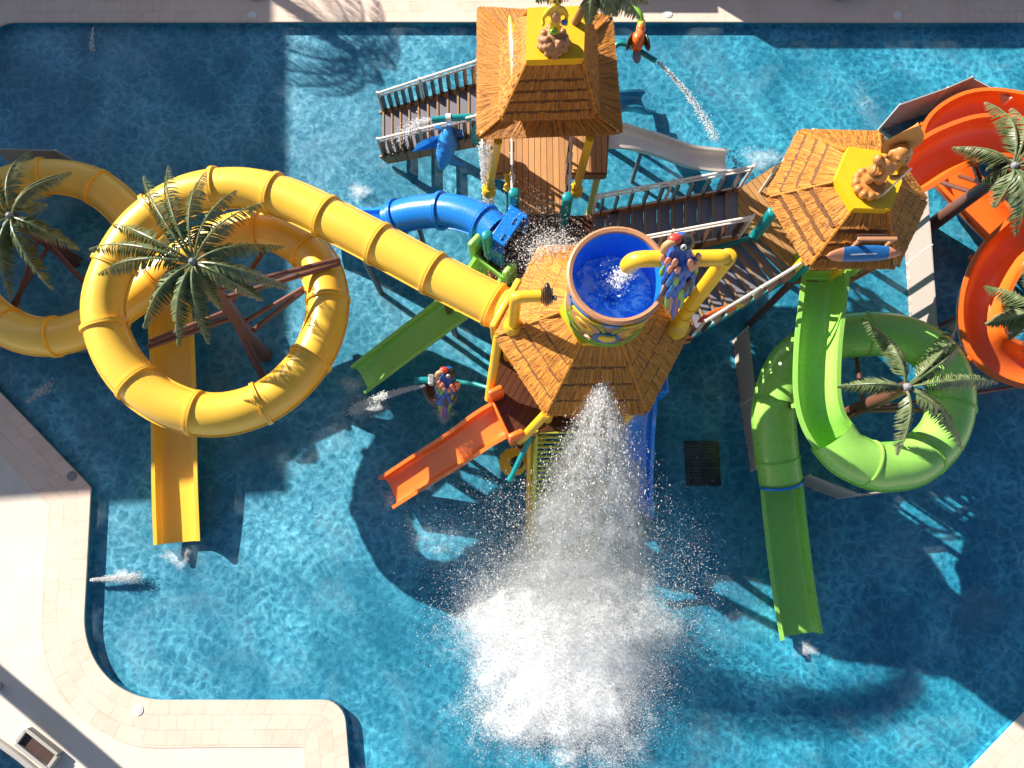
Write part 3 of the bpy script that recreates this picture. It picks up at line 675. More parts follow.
for px, py, z, lb in ((514, 217, CZ, 'teal post beside the blue slide gate'), (564, 221, CZ, 'teal post at the foot of the straight stair flight'), (755, 236, RZ, 'teal post between the two stair flights'), (796, 274, RZ, 'teal post beside the green slide gate'), (489, 257, CZ, 'teal post between the blue gate and the green chute')):
    q = P(px, py, z); t_ = thing('teal_post', q, lb, 'post', 'teal posts at the platform corners'); MB().tube([q - Z * .2, q + Z * 1.12], .11, 16).build('shaft', M['teal'], t_); MB().ell(q + Z * 1.12, (.112, .112, .05)).build('cap', M['teal'], t_)
# yellow bananas-like bunch hanging on the rail
q = P(510, 178, CZ + .55); mb = MB()
for i in range(14): mb.ell(q + V((random.uniform(-.08, .08), random.uniform(-.2, .2), random.uniform(-.18, .18))), (.04, .09, .04), Matrix.Rotation(random.uniform(-1, 1), 3, 'Z'))
tag(mb.build('fruit_bunch', M['yellowp'], None, loc=q), 'yellow fruit bunch hanging on the grey guard rail', 'fruit bunch')

# ------------------------------------------------------------------ THATCHED ROOFS
def tiers(mb, low, up, n, u0=0, proud=.065):
    """thatch layers on one trapezoid face; low/up = (a, b) ends of the lower and upper edges."""
    a0, b0 = V(low[0]), V(low[1]); a1, b1 = V(up[0]), V(up[1])
    nrm = (b0 - a0).cross(a1 - a0).normalized()
    if nrm.z < 0: nrm = -nrm
    for k in range(n):
        t0, t1 = k / n, (k + 1) / n
        A, B = a0.lerp(a1, t0), b0.lerp(b1, t0); C, D = a0.lerp(a1, t1), b0.lerp(b1, t1)
        dn = (A - C).normalized() * .035
        L = (B - A).length; S = (A - C).length; N_ = max(2, int(L / .05)); sd_ = (B - A).normalized()
        lowp = [A.lerp(B, i / N_) + dn * (.7 + .6 * random.random()) + nrm * (proud + random.uniform(-.006, .006)) for i in range(N_ + 1)]
        topp = [C.lerp(D, i / N_) + nrm * random.uniform(-.03, -.015) for i in range(N_ + 1)]
        botp = [A.lerp(B, i / N_) - dn * .5 + nrm * .004 for i in range(N_ + 1)]
        uu = [u0 + L * i / N_ for i in range(N_ + 1)]; m_ = N_ + 1
        mb.add(topp + lowp + botp, [(i, i + 1, m_ + i + 1, m_ + i) for i in range(N_)] + [(m_ + i, m_ + i + 1, 2 * m_ + i + 1, 2 * m_ + i) for i in range(N_)],
               [(x, k * 3 + S) for x in uu] + [(x, k * 3) for x in uu] + [(x, k * 3 - .1) for x in uu])
        if k < n - 1:                                      # dark strip under each tier's tips: shade and stain put into the colour
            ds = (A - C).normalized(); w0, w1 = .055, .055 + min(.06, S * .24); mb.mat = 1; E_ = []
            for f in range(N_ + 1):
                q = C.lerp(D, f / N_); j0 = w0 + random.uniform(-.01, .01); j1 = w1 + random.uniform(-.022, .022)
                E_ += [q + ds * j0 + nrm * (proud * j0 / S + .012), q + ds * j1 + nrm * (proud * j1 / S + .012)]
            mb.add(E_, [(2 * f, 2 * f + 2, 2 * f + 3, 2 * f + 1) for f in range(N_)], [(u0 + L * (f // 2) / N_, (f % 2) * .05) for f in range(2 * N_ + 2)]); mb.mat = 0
        m = max(6, int(L / .02))
        for i in range(m):
            f = (i + random.random()) / m; p = A.lerp(B, f) + dn + nrm * proud; q = C.lerp(D, f); dd = (p - q).normalized()
            st = random.uniform(.55, .92); p0 = (q - nrm * .02).lerp(p, st) + nrm * .006; p1 = p + dd * random.uniform(-.02, .035) + nrm * random.uniform(-.01, .006) + sd_ * random.uniform(-.008, .008)
            wd = random.uniform(.003, .0065); vv_ = random.uniform(0, 40)
            mb.add([p0 - sd_ * wd, p0 + sd_ * wd, p1 + sd_ * wd * .6, p1 - sd_ * wd * .6], [(0, 1, 2, 3)], [(vv_, 0), (vv_ + .01, 0), (vv_ + .01, .4), (vv_, .4)])
def roof(root, low, up, n, name='thatch', ridges=True, r=.03):
    mb = MB(); m = len(low)
    for i in range(m): tiers(mb, (low[i], low[(i + 1) % m]), (up[i], up[(i + 1) % m]), n, i * 7.3)
    mb.build(name, [M['thatch'], M['shade_stain']], root, smooth=False)
    if ridges:
        for i in range(m):
            nn = (V(up[i]) - V(low[i])); MB().tube([V(low[i]) + Z * .05, V(up[i]) + Z * .03], r, 6).build('ridge', M['thatch'], root)
# square hut
sh = thing('square_thatched_hut', P(546, 110, CZ).xy.to_3d() + Z * CZ, 'square two-tier thatched hut with flat yellow roof top', 'hut')
e = [P(479, 138, 4.35), P(620, 133, 4.35), P(610, 18, 4.35), P(479, 10, 4.35)]
mid = [P(506, 114, 4.55), P(592, 112, 4.55), P(590, 36, 4.55), P(508, 37, 4.55)]; mid2 = [P(502, 118, 4.78), P(596, 115, 4.78), P(594, 33, 4.78), P(504, 35, 4.78)]
tp = [P(526, 65, 5.7), P(583, 63, 5.7), P(585, 11, 5.7), P(527, 13, 5.7)]
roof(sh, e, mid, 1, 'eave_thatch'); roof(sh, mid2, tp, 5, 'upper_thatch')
MB().prism(tp, 5.66, 5.84).build('roof_cap', M['cap'], sh, smooth=False); MB().prism([q.lerp((e[0] + e[2]) / 2, .04) for q in e], 4.2, 4.3).build('ceiling', M['plank1'], sh, smooth=False)
for a, b in (((498, 141, 4.3), (489, 190, CZ - .1)), ((590, 138, 4.3), (576, 190, CZ - .1)), ((600, 40, 4.3), (596, 85, CZ)), ((492, 40, 4.3), (488, 85, CZ))):
    a, b = P(*a), P(*b); MB().tube([a, b], .085, 12).build('post', M['yellowp'], sh); MB().lathe([(.0, .12), (.1, .12), (.15, .06), (.15, -.1), (0, -.1)], b, 14).build('post_foot', M['yellowp'], sh)
# hexagonal tiki hut
th = thing('hexagonal_tiki_hut', P(846, 215, RZ), 'hexagonal thatched hut with yellow top and carved figure', 'hut')
e6 = [P(809, 266, 5.35), P(895, 266, 5.35), P(924, 200, 5.35), P(878, 135, 5.35), P(800, 133, 5.35), P(769, 198, 5.35)]
t6 = [P(850, 212, 6.0), P(887, 213, 6.0), P(898, 185, 6.0), P(880, 156, 6.0), P(845, 151, 6.0), P(832, 183, 6.0)]
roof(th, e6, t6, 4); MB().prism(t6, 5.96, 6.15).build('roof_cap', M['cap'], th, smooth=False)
ce = sum(e6, V((0, 0, 0))) / 6
for q in e6[:5]:
    qq = q.lerp(ce, .4); MB().tube([V((qq.x, qq.y, RZ - .1)), V((qq.x, qq.y, 5.35))], .075, 12).build('post', M['yellowp'], th)
# dormer frame on the near face
dm = thing('dormer_frame', P(863, 240, 5.7), 'brown wooden dormer frame on the near thatch of the tiki hut', 'window frame')
pa, pb = P(850, 250, 5.62), P(882, 250, 5.62); mb = MB()
for q in (pa, pb): mb.bar(q - Z * .05, q + V((0, .02, .42)), .05, .06)
mb.bar(pa + Z * .42 - V((.05, -.02, 0)), pb + Z * .42 + V((.05, .02, 0)), .06, .06)
mb.build('frame', M['copper'], dm, bevel=.008); MB().box((pa + pb) / 2 + V((0, .16, .12)), ((pb - pa).length - .07, .03, .3)).build('opening', M['dark'], dm, smooth=False)
def surfboard(a, b, wd, th_, mats, label, bands=(.22, .8), up=Z):
    a, b = V(a), V(b); t = (b - a).normalized(); L = (b - a).length; sd_ = t.cross(up).normalized(); nn = sd_.cross(t); root = thing('surfboard', (a + b) / 2, label, 'surfboard'); mb = MB(); K = 30; S = 14
    vs = []; fs = []
    for i in range(K + 1):
        f = i / K; w_ = wd * (max(0, 1 - abs(2 * f - 1) ** 2.6)) ** .6 + .006; h_ = th_ * (w_ / wd) ** .5
        for j in range(S):
            an = 2 * PI * j / S; vs.append(a + t * L * f + sd_ * w_ / 2 * math.cos(an) + nn * (h_ / 2 * math.sin(an) + .06 * (2 * f - 1) ** 2))
    for i in range(K):
        for j in range(S): fs.append((i * S + j, (i + 1) * S + j, (i + 1) * S + (j + 1) % S, i * S + (j + 1) % S))
    mb.add(vs, fs)
    mb.mi = [0 if i / K < bands[0] else (2 if i / K > bands[1] else 1) for i in range(K) for j in range(S)]
    mb.build('board', list(mats), root)
    MB().bar(a + t * L * .12 + nn * (th_ * .5), b - t * L * .12 + nn * (th_ * .5), .018, .012, up=nn).build('stringer_stripe', M['whitep'], root)
    return root
surfboard(P(825, 255, 5.78), P(900, 252, 5.78), .27, .08, (M['ppink'], M['fblue'], M['ppink']), 'blue and white surfboard with salmon tips hanging on the tiki hut', up=V((0, -.6, .8)))
surfboard(P(511, 17, 5.25), P(516, 92, 5.2), .17, .07, (M['fyel'], M['skin'], M['ppink']), 'tan and pink surfboard leaning on the square hut roof', up=V((-.4, 0, .9)))
surfboard(P(697, 320, 3.35), P(744, 302, 3.85), .2, .06, (M['red'], M['orange'], M['fyel']), 'red and yellow surfboard fixed outside the slanting stair railing', up=V((.4, -.6, .6)))
# bucket tower roof
tw = thing('bucket_tower_roof', P(593, 330, CZ), 'hexagonal thatched roof under the tipping bucket', 'roof')
eb = [P(547, 412, 4.25), P(645, 411, 4.25), P(689, 325, 4.25), P(640, 249, 4.25), P(541, 249, 4.25), P(498, 336, 4.25)]
cb = sum(eb, V((0, 0, 0))) / 6; tb_ = [cb + (q - cb) * .40 + Z * 1.12 for q in eb]
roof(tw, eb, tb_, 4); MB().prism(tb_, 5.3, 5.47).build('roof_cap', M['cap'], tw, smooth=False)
for q in (eb[5], eb[0], eb[1], eb[2], eb[3]):
    qq = q.lerp(cb, .1); MB().tube([V((qq.x, qq.y, -.22)), V((qq.x, qq.y, 4.25))], .09, 12).build('post', M['yellowp'], tw)
for i in (5, 0):
    a, b = eb[i].lerp(cb, .04) - Z * .12, eb[(i + 1) % 6].lerp(cb, .04) - Z * .12; MB().tube([a, b], .07, 10).build('eave_beam', M['yellowp'], tw)
MB().tube([eb[5] - Z * .1, P(489, 399, CZ)], .09, 12).build('brace', M['yellowp'], tw); MB().tube([eb[0] - Z * .1, P(520, 441, CZ)], .09, 12).build('brace', M['yellowp'], tw)
# ------------------------------------------------------------------ BUCKET
RC = P(618, 275, 6.95); RR = .73
bk_ = thing('tipping_bucket', V((RC.x, RC.y, 5.4)), 'big round tipping bucket, blue inside, painted face on its side', 'bucket')
BZ = 5.48; HH = RC.z - BZ; bc = V((RC.x, RC.y, BZ))
def brad(z): return RR * (.93 + .07 * min(1, max(0, (z - BZ) / HH)) ** .75)
prof = [(0, 0)] + [(brad(BZ + HH * i / 12), HH * i / 12) for i in range(13)]
MB().lathe(prof, bc, 48).build('shell', M['bbody'], bk_)
MB().lathe([(brad(BZ + HH * i / 12) - .05, HH * i / 12) for i in range(12, 0, -1)] + [(.35, .1), (0, .08)], bc, 48).build('lining', M['bin_'], bk_)
MB().lathe([(RR - .055, HH - .03), (RR - .05, HH + .03), (RR, HH + .045), (RR + .035, HH + .02), (RR + .035, HH - .05), (RR - .01, HH - .06)], bc, 48).build('rim', M['copper'], bk_)
MB().lathe([(brad(BZ + .02) - .02, -.02), (brad(BZ) + .03, .0), (brad(BZ) + .03, .06), (brad(BZ + .08), .08)], bc, 48).build('foot_band', M['fgreen'], bk_)
def patch(ang, z, ra, rz, mat, name, parent=bk_, d=.012, ring=None, tilt=0):
    """Raised oval on the bucket side; ring = inner fraction for an outline."""
    n = 28; mb = MB(); vs = []; fs = []
    def pt(f, th, out):
        x0, y0 = f * math.cos(th) * ra, f * math.sin(th) * rz; x = x0 * math.cos(tilt) - y0 * math.sin(tilt); y = x0 * math.sin(tilt) + y0 * math.cos(tilt)
        zz = z + y; a = ang + x / RR; r = brad(zz) + out; return V((bc.x + r * math.cos(a), bc.y + r * math.sin(a), zz))
    fr_ = [ring or 0, .5 * (1 + (ring or 0)), 1]
    for f in fr_: vs += [pt(f, 2 * PI * j / n, d) for j in range(n)]
    vs += [pt(1.02, 2 * PI * j / n, -.01) for j in range(n)]
    if ring: vs += [pt(ring * .98, 2 * PI * j / n, -.01) for j in range(n)]
    seq = ([4] if ring else []) + [0, 1, 2, 3]
    for a, b in zip(seq, seq[1:]):
        for j in range(n): fs.append((a * n + j, a * n + (j + 1) % n, b * n + (j + 1) % n, b * n + j))
    return mb.add(vs, fs).build(name, mat, parent)
FA = -PI / 2 + .0
for sg in (-1, 1):
    A_ = FA - .12 + sg * .58
    patch(A_, BZ + .8, .38, .36, M['fgreen'], 'eye_outline', ring=.86, tilt=sg * .25); ey = patch(A_, BZ + .8, .29, .27, M['skin'], 'eye', d=.02, tilt=sg * .25)
    patch(A_, BZ + .8, .17, .15, M['fyel'], 'iris', ey, d=.032, tilt=sg * .25); patch(A_, BZ + .8, .09, .05, M['bbody'], 'pupil', ey, d=.04, tilt=sg * .25)
    patch(A_ - sg * .02, BZ + 1.16, .30, .055, M['fyel'], 'brow', d=.03, tilt=-sg * .3); patch(A_ + sg * .18, BZ + 1.27, .22, .04, M['fblue'], 'brow_stripe', d=.025, tilt=-sg * .2)
    patch(A_ + sg * .3, BZ + .35, .2, .07, M['fgreen'], 'cheek_stripe', d=.02, tilt=sg * .5); patch(A_ + sg * .55, BZ + 1.0, .08, .22, M['fblue'], 'ear_patch', d=.02)
patch(FA - .12, BZ + .55, .22, .27, M['fblue'], 'nose', d=.04); patch(FA - .12, BZ + .66, .13, .15, M['fyel'], 'nose_bridge', d=.07); patch(FA - .12, BZ + .27, .36, .10, M['skin'], 'mouth', d=.03); patch(FA - .12, BZ + .27, .28, .045, M['fgreen'], 'lip_line', d=.042); patch(FA - .12, BZ + 1.27, .14, .06, M['fblue'], 'forehead_mark', d=.03)
s = NB('churning_water'); g = s.geo(); a_ = s.noise(g, 5, 7, .75, 1.2); b_ = s.noise(g, 1.8, 3)
f_ = s.math('ADD', a_.outputs[0], s.math('MULTIPLY', s.math('SUBTRACT', b_.outputs[0], .5), .7)); s.l(s.ramp(f_, [(.38, (.015, .25, .8)), (.5, (.08, .5, .9)), (.6, (.85, .94, .98))]), s.b.inputs[0]); s.b.inputs['Roughness'].default_value = .15; s.bump(a_.outputs[0], .6, .05)
mb = MB(); N_ = 26; vs = [V((bc.x, bc.y, BZ + .62))]
for i in range(1, 9):
    for j in range(N_): a_ = 2 * PI * j / N_; r = (brad(BZ + .62) - .052) * i / 8; vs.append(V((bc.x + r * math.cos(a_), bc.y + r * math.sin(a_), BZ + .62 + (random.uniform(-.03, .05) if i < 8 else 0))))
fs = [(0, 1 + j, 1 + (j + 1) % N_) for j in range(N_)] + [(1 + (i - 1) * N_ + j, 1 + i * N_ + j, 1 + i * N_ + (j + 1) % N_, 1 + (i - 1) * N_ + (j + 1) % N_) for i in range(1, 8) for j in range(N_)]
tag(mb.add(vs, fs).build('bucket_water', s.m, None, loc=V((bc.x, bc.y, BZ))), 'churning blue water inside the tipping bucket', 'water')
# yellow filling pipe and its base
pz = 7.75; fp = P(676, 325, 4.62); fq = P(727, 258, pz); fe = P(640, 259, pz)
fpipe = thing('filling_pipe', fp, 'thick yellow pipe bent over the bucket pouring water', 'pipe')
pth = [fp, fp.lerp(fq, .94)] + [fq + V((-.02, -.02, -.06)), fq + (fe - fq) * .04] + [fq.lerp(fe, t) for t in (.2, .5, .85, .95)] + [fe + V((-.07, 0, -.05)), fe + V((-.12, 0, -.16)), fe + V((-.13, 0, -.26))]
MB().tube(crom(pth, .05), .118, 18, cap=False).build('pipe', M['yellowp'], fpipe); MB().lathe([(0, .2), (.12, .2), (.15, .16), (.22, .1), (.24, -.12), (0, -.12)], fp, 20).build('base_collar', M['yellowp'], fpipe)
for t in (.18, .33): q = fp.lerp(fq, t); MB().tube([q, q + (fq - fp).normalized() * .09], .135, 16).build('coupling', M['yellowp'], fpipe)
# small yellow pipe with black nozzle
sp0 = P(513, 326, 4.62); sp1 = P(516, 297, 6.0); sp2 = P(541, 296, 6.0)
t_ = thing('spot_nozzle', sp0, 'black ribbed nozzle on a bent yellow pipe beside the bucket', 'nozzle')
MB().tube(crom([sp0, sp0.lerp(sp1, .9), sp1 + V((.02, 0, -.01)), sp1.lerp(sp2, .15), sp2], .05), .1, 14).build('pipe', M['yellowp'], t_); MB().lathe([(0, .15), (.12, .15), (.17, .06), (.17, -.1), (0, -.1)], sp0, 14).build('base_collar', M['yellowp'], t_)
mb = MB()
for i in range(7): mb.tube([sp2 + V((.0 + i * .028, 0, 0)), sp2 + V((.018 + i * .028, 0, 0))], .17 - .016 * abs(i - 3), 14)
mb.ell(sp2 + V((.1, .13, .03)), (.05, .09, .06)).build('head', M['black'], t_); MB().ell(sp2 + V((.22, -.05, .05)), (.04, .05, .05)).build('lens', M['grey'], t_)

# ------------------------------------------------------------------ FIGURES
def blob(root, name, ells, mat, vox=.022, smooth_it=3):
    mb = MB()
    for e_ in ells: mb.ell(*e_)
    o = mb.build(name, mat, root); r = o.modifiers.new('Remesh', 'REMESH'); r.mode = 'VOXEL'; r.voxel_size = vox; r.use_smooth_shade = True
    s_ = o.modifiers.new('Smooth', 'SMOOTH'); s_.iterations = smooth_it; s_.factor = .5
    return o
def rot(ax, deg): return Matrix.Rotation(math.radians(deg), 3, ax)
def parrot(head, tail, label, k=1.0, side=V((1, 0, 0))):
    """Carved macaw: body from head to tail, layered feathers, hooked beak, long tail."""
    head, tail = V(head), V(tail); ax = (tail - head); L = ax.length; ax.normalize(); sd_ = (side - ax * side.dot(ax)).normalized(); fr = sd_.cross(ax)
    if fr.z < 0: fr = -fr
    R = Matrix((sd_, fr, -ax)).transposed(); root = thing('parrot_figure', head.lerp(tail, .5), label, 'parrot figure'); W = L * .16
    blob(root, 'body', [(head + ax * L * .32, (W * 1.05, W * .9, L * .2), R), (head + ax * L * .16, (W * .7, W * .7, L * .14), R), (head + ax * L * .5, (W * .7, W * .6, L * .2), R), (head + ax * L * .06, (W * .62, W * .68, L * .085), R)], M['pblue'], max(.012, L * .02), 2)
    MB().ell(head + ax * L * .05 + fr * W * .15 + sd_ * W * .12, (W * .6, W * .62, L * .075), R).build('head_cap', M['black'], root)
    MB().ell(head - ax * L * .01 - sd_ * W * .45 + fr * W * .35, (W * .45, W * .36, L * .05), R).build('brow_patch', M['red'], root)
    MB().tube(crom([head + ax * L * .0 - sd_ * W * .5 + fr * W * .5, head + ax * L * .035 - sd_ * W * .95 + fr * W * .55, head + ax * L * .12 - sd_ * W * 1.05 + fr * W * .35], L * .02), [W * .33 * (1 - .11 * i) for i in range(8)][:len(crom([head + ax * L * .0 - sd_ * W * .5 + fr * W * .5, head + ax * L * .035 - sd_ * W * .95 + fr * W * .55, head + ax * L * .12 - sd_ * W * 1.05 + fr * W * .35], L * .02))] if False else W * .24, 10).build('beak', M['skin'], root)
    ey = MB().ell(head + ax * L * .045 + fr * W * .72, (W * .2, W * .1, W * .2), R, 12, 8).build('eye', M['whitep'], root); MB().ell(head + ax * L * .045 + fr * W * .82, (W * .09, W * .05, W * .09), R, 8, 6).build('pupil', M['black'], ey)
    for row in range(6):
        for j in range(-3, 4):
            if random.random() < .12: continue
            f = .2 + row * .075 + random.uniform(-.015, .015); an = j * .42 + (row % 2) * .2; ww = W * (1.08 - .05 * row)
            c = head + ax * L * f + sd_ * ww * math.sin(an) + fr * ww * math.cos(an) * .95
            m_ = M['ppink'] if row < 2 else random.choice([M['pblue'], M['pblue'], M['fblue'], M['pgreen'], M['dark']])
            MB().ell(c, (W * .2, W * .12, L * (.055 if row < 2 else .085)), R @ rot('X', -10) @ rot('Y', j * -4), 8, 6).build('feather', m_, root)
    for j, m_ in zip((-1.6, -.8, 0, .7, 1.5, .3), (M['pgreen'], M['copper'], M['pblue'], M['pblue'], M['pgreen'], M['red'])):
        a_ = head + ax * L * .55 + sd_ * W * .3 * j + fr * W * .3; b_ = tail + sd_ * W * .28 * j - ax * abs(j) * L * .09; c = (a_ + b_) / 2; d = (b_ - a_).normalized(); s2 = d.cross(fr).normalized()
        MB().ell(c, (W * .16, W * .1, (b_ - a_).length / 2), Matrix((s2, s2.cross(-d), -d)).transposed(), 8, 8).build('tail_feather', m_, root)
    for sg in (-1, 1): MB().ell(head + ax * L * .5 + sd_ * sg * W * .4 - fr * W * .4, (W * .2, W * .25, W * .2), R, 8, 6).build('foot', M['grey'], root)
    return root
parrot(P(682, 236, 8.25), P(672, 320, 7.05), 'macaw figure with blue and green feathers perched on the yellow pipe')
# barrel with the second macaw
bq = P(438, 392, 1.5)
t_ = thing('barrel_nozzle', V((bq.x, bq.y, 0)), 'small wooden barrel with a teal nozzle shooting water left', 'barrel')
MB().lathe([(.0, -.3), (.24, -.3), (.29, -.05), (.3, .05), (.27, .3), (.22, .3), (.22, .1), (0, .1)], bq, 20).build('staves', M['bbody'], t_)
for hz in (-.2, .2): MB().lathe([(.28, hz - .03), (.305, hz - .02), (.305, hz + .02), (.28, hz + .03)], bq, 20).build('hoop', M['grey'], t_)
MB().tube([bq + V((-.45, .16, .42)), bq + V((.2, .16, .44))], .075, 12).build('nozzle_pipe', M['teal'], t_); MB().tube([bq + V((.2, .16, .44)), P(475, 384, 2.0), P(495, 390, 2.3)], .05, 10).build('feed_pipe', M['teal'], t_); MB().tube([V((bq.x, bq.y, -.22)), bq - Z * .3], .07, 10).build('stand', M['steel'], t_)
MB().box(bq + V((-.1, .16, .44)), (.12, .22, .2)).build('bracket', M['whitep'], t_, bevel=.02)
parrot(P(449, 369, 2.75), P(443, 420, 1.75), 'smaller blue macaw figure sitting on the wooden barrel')
# toucan
tq = P(638, 40, 4.0)
t_ = thing('toucan_nozzle', P(620, 50, 0), 'toucan figure with long green beak on a teal water pipe', 'toucan figure')
blob(t_, 'body', [(tq, (.15, .19, .2), rot('Z', -20)), (tq + V((.05, .2, .08)), (.1, .12, .12)), (tq + V((-.02, -.1, -.05)), (.12, .12, .14))], M['orange'], .02)
MB().ell(tq + V((.06, .26, .12)), (.085, .1, .09)).build('head', M['fyel'], t_); MB().tube(crom([tq + V((.05, .3, .14)), tq + V((.0, .47, .2)), tq + V((-.15, .62, .15))], .05), .07, 10).build('beak', M['fgreen'], t_); MB().ell(tq + V((-.18, .64, .14)), (.07, .05, .06)).build('beak_tip', M['red'], t_)
for sg in (-1, 1): MB().ell(tq + V((sg * .17, -.02, -.02)), (.05, .2, .15), rot('Z', sg * 18)).build('wing', M['black'], t_)
MB().ell(tq + V((-.02, -.3, -.1)), (.09, .17, .04)).build('tail', M['grey'], t_); MB().ell(tq + V((.1, .3, .19)), .022).build('eye', M['black'], t_)
MB().tube(crom([P(606, 60, 3.5), P(618, 44, 3.75), P(632, 47, 3.75), P(656, 61, 3.75)], .06), .055, 10).build('pipe', M['teal'], t_)
# dolphin and its pipe
dq = P(446, 146, 2.2)
t_ = thing('dolphin_figure', V((dq.x, dq.y, 0)), 'bright blue dolphin figure hung beside the water staircase', 'dolphin figure')
h0 = P(450, 128, 2.7); h1 = P(447, 150, 2.3); h2 = P(442, 166, 1.9)
blob(t_, 'body', [(h0.lerp(h2, f), (r, r * 1.0, .16), None) for f, r in ((0, .1), (.15, .17), (.3, .22), (.45, .235), (.6, .225), (.75, .18), (.88, .14), (1, .09))], M['dolphin'], .03, 6)
def fin(root, pts, th_, mat, name):
    c = sum((V(q) for q in pts), V((0, 0, 0))) / len(pts); nrm = (V(pts[1]) - V(pts[0])).cross(V(pts[2]) - V(pts[0])).normalized() * th_ / 2; n = len(pts)
    vs = [V(q) * .0 + V(q) for q in pts] + [c + nrm, c - nrm]
    return MB().add(vs, [(i, (i + 1) % n, n) for i in range(n)] + [(i, (i + 1) % n, n + 1) for i in range(n)]).build(name, mat, root)
fin(t_, [P(443, 135, 2.6), P(430, 137, 2.5), P(418, 143, 2.35), P(412, 152, 2.2), P(426, 150, 2.2), P(441, 146, 2.3)], .1, M['blue'], 'pectoral_fin')
fin(t_, [P(452, 133, 2.6), P(462, 132, 2.5), P(464, 138, 2.4), P(455, 139, 2.4)], .07, M['blue'], 'pectoral_fin'); fin(t_, [P(449, 155, 2.15), P(458, 159, 2.0), P(466, 166, 1.85), P(455, 165, 1.9), P(446, 163, 1.95)], .08, M['dolphin'], 'dorsal_fin')
fin(t_, [P(449, 130, 2.65), P(437, 125, 2.75), P(434, 128, 2.75), P(446, 133, 2.65)], .06, M['dolphin'], 'tail_fluke'); fin(t_, [P(452, 130, 2.65), P(462, 129, 2.75), P(463, 132, 2.7), P(453, 134, 2.6)], .06, M['dolphin'], 'tail_fluke')
t_ = thing('teal_water_pipe', P(478, 140, CZ), 'bent teal pipe squirting water over the staircase', 'pipe')
MB().tube(crom([P(480, 143, 2.9), P(474, 139, 3.0), P(475, 120, 3.3), P(470, 117, 3.35), P(452, 118, 3.35), P(432, 120, 3.35)], .05), .068, 12).build('pipe', M['teal'], t_); MB().tube([P(451, 118, 3.35), P(446, 118.5, 3.35)], .095, 12).build('coupling', M['whitep'], t_)
# statue on the square hut
sq = P(553, 46, 5.84)
t_ = thing('pineapple_statue', sq, 'carved yellow figure standing on a lumpy brown pineapple base', 'statue')
el = [(sq + Z * .14, (.2, .2, .2))]
for i in range(34):
    a_ = i * 2.4; zz = .02 + .3 * (i / 34); rr = .24 * math.sqrt(max(0, 1 - (zz / .42) ** 2)); el.append((sq + V((rr * math.cos(a_), rr * math.sin(a_), zz)), (.062, .062, .055)))
blob(t_, 'pineapple_base', el, M['stone'], .02, 1)
blob(t_, 'body', [(sq + V((-.05, .03, .42)), (.05, .06, .14)), (sq + V((.07, .03, .42)), (.05, .06, .14)), (sq + V((0, .03, .62)), (.11, .1, .16)), (sq + V((0, .03, .84)), (.12, .1, .17)), (sq + V((0, .03, 1.05)), (.06, .06, .09)), (sq + V((0, .02, 1.2)), (.12, .12, .14)),
     (sq + V((-.15, 0, .85)), (.045, .05, .17), rot('Y', 25)), (sq + V((.15, 0, .88)), (.045, .05, .15), rot('Y', -25)), (sq + V((.18, -.06, .72)), (.04, .1, .045)), (sq + V((-.2, -.04, .68)), (.04, .09, .045)), (sq + V((-.12, .02, 1.24)), (.04, .02, .05)), (sq + V((.12, .02, 1.24)), (.04, .02, .05)), (sq + V((0, -.1, 1.17)), (.06, .05, .04))], M['fyel'], .022, 3)
MB().ell(sq + V((-.01, -.09, .5)), (.08, .05, .06)).build('leaf_skirt', M['fgreen'], t_); MB().ell(sq + V((.14, -.1, .75)), .05).build('blue_fruit', M['fblue'], t_); MB().ell(sq + V((0, -.06, .82)), (.08, .06, .12)).build('belly', M['skin'], t_)
for sg in (-1, 1): MB().ell(sq + V((sg * .045, -.095, 1.24)), .022).build('eye', M['black'], t_)
# carved tiki figure
kq = P(867, 186, 6.15)
t_ = thing('tiki_statue', kq, 'carved wooden warrior figure with pointed headdress on the tiki hut', 'statue')
el = [(kq + Z * .08, (.25, .25, .1))] + [(kq + V((.23 * math.cos(i * .52), .23 * math.sin(i * .52), .09)), (.07, .07, .09)) for i in range(12)]
blob(t_, 'plinth', el, M['wood'], .02, 1)
blob(t_, 'body', [(kq + V((-.07, 0, .3)), (.075, .085, .2)), (kq + V((.09, -.02, .3)), (.075, .085, .2)), (kq + V((.01, 0, .52)), (.14, .12, .14)), (kq + V((.01, 0, .75)), (.17, .13, .18)), (kq + V((-.2, .02, .84)), (.08, .08, .09)), (kq + V((.22, .02, .84)), (.08, .08, .09)),
     (kq + V((-.23, -.07, .68)), (.055, .09, .14), rot('X', 25)), (kq + V((.25, -.07, .68)), (.055, .09, .14), rot('X', 25)), (kq + V((-.13, -.16, .58)), (.09, .05, .05)), (kq + V((.15, -.16, .6)), (.09, .05, .05)), (kq + V((.01, -.1, .72)), (.1, .08, .1)), (kq + V((.01, 0, .95)), (.08, .08, .08))], M['wood'], .022, 2)
hd = kq + V((.01, -.03, 1.12))
blob(t_, 'head', [(hd, (.15, .14, .18)), (hd + V((0, -.13, -.02)), (.035, .05, .06)), (hd + V((0, -.11, -.1)), (.08, .045, .035)), (hd + V((-.06, -.11, .05)), (.05, .04, .025)), (hd + V((.06, -.11, .05)), (.05, .04, .025)), (hd + V((-.15, 0, 0)), (.03, .05, .07)), (hd + V((.15, 0, 0)), (.03, .05, .07))], M['wood'], .017, 1)
for sg in (-1, 1): MB().ell(hd + V((sg * .06, -.13, .02)), (.025, .02, .015)).build('eye', M['dark'], t_)
n_ = 14; vs = []
